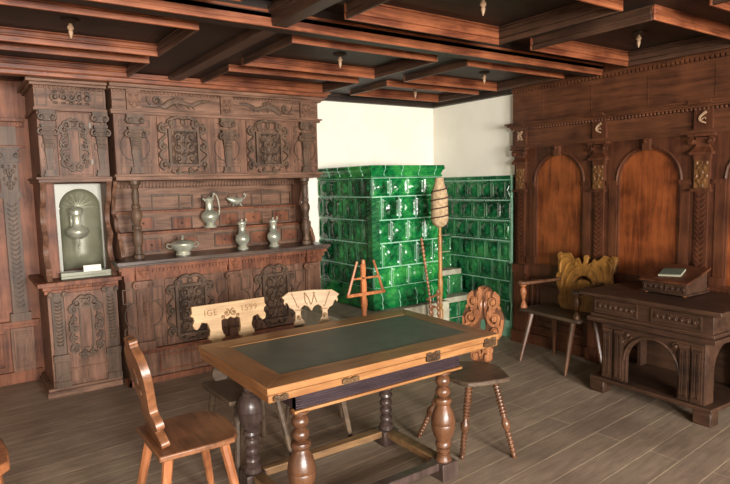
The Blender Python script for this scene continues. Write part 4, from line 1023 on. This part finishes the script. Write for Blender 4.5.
for p,q,n in (((-.13,0,1.13),(-.04,0,.58),16),((.05,0,.66),(.06,0,.22),9),((-.04,0,.60),(-.03,0,.22),7),((.0,.02,.52),(.02,.05,.22),6)):
    m=MB(); m.lathe(bead(n,.006,.011),p,8,q); m.build('turned_rod','carvechair',t)
m=MB(); m.tube([(-.08,0,.585),(.08,0,.625)],.010,8); m.tube([(-.05,0,.53),(.07,0,.49)],.009,8); m.build('cross_bar','carvechair',t)
m=MB(); m.lathe([(0,.20),(.12,.2),(.125,.21),(.12,.225),(0,.225)],seg=20); m.build('base_disc','carvechair',t)
for a in (.3,2.4,4.5):
    m=MB(); m.lathe(bead(5,.008,.014),(.08*math.cos(a),.08*math.sin(a),.2),8,(.14*math.cos(a),.14*math.sin(a),0)); m.build('leg','carvechair',t)
t=thing('yarn_reel','reddish wooden yarn reel with splayed arms on a turned post before the stove','yarn reel',(2.655,3.85,0))
m=MB(); m.lathe([(.016,.12),(.024,.3),(.016,.45),(.022,.50),(.018,.56),(.028,.62),(.028,.66),(.018,.69),(.026,.72),(.026,.80),(.018,.84),(.022,.92),(.014,.99)],seg=12); m.build('post','reel',t)
m=MB(); m.box(-.042,-.012,-.04,-.015,.63,.96); m.build('slat','reel',t,.002)
for s_ in (-1,1):
    m=MB(); m.tube([(s_*.08,-.03,.985),(s_*.175,-.03,.715)],[.009,.011],6); m.build('arm','reel',t)
m=MB(); m.box(-.185,.185,-.045,-.02,.705,.73); m.box(-.125,.125,-.04,-.022,.84,.855); m.build('cross_bar','reel',t,.002)
for a in (.5,2.6,4.7):
    m=MB(); m.tube([(0,0,.2),(.2*math.cos(a),.2*math.sin(a),.01)],.012,8); m.build('foot','reel',t)

# ------------------------------------------------------------------ light: daylight through the windows behind
def area(name,loc,rot,sx,sy,e,c=(1,1,1)):
    l=bpy.data.lights.new(name,'AREA'); l.shape='RECTANGLE'; l.size=sx; l.size_y=sy; l.energy=e; l.color=c
    o=bpy.data.objects.new(name,l); col.objects.link(o); o.location=loc; o.rotation_euler=rot; return o
for i,((a,b),e) in enumerate(zip(wins,(720,720))):
    area('window_daylight',((a+b)/2,YS-.05,(wz0+wz1)/2),(PI/2,0,0),b-a,wz1-wz0,e,(1,.965,.91))
w=bpy.data.worlds.new('world'); bpy.context.scene.world=w; w.use_nodes=True
w.node_tree.nodes['Background'].inputs['Color'].default_value=(.75,.85,1,1); w.node_tree.nodes['Background'].inputs['Strength'].default_value=1.0

# ------------------------------------------------------------------ camera
cam=bpy.data.cameras.new('camera'); co=bpy.data.objects.new('camera',cam); col.objects.link(co)
yaw,pitch,roll,f=R(55.175),R(5.696),R(-1.368),583.86
fw=Vector((math.cos(yaw)*math.cos(pitch),math.sin(yaw)*math.cos(pitch),-math.sin(pitch)))
rt=Vector((math.sin(yaw),-math.cos(yaw),0)); up=rt.cross(fw)
r2=rt*math.cos(roll)+up*math.sin(roll); u2=-rt*math.sin(roll)+up*math.cos(roll)
mt=Matrix((r2,u2,-fw)).transposed().to_4x4(); mt.translation=Vector((0,0,1.6)); co.matrix_world=mt
cam.sensor_fit='HORIZONTAL'; cam.sensor_width=36; cam.lens=36*f/730; cam.clip_start=.05
sc=bpy.context.scene; sc.camera=co
vs=sc.view_settings; vs.view_transform='Standard'; vs.look='None'; vs.gamma=1; vs.exposure=0.0
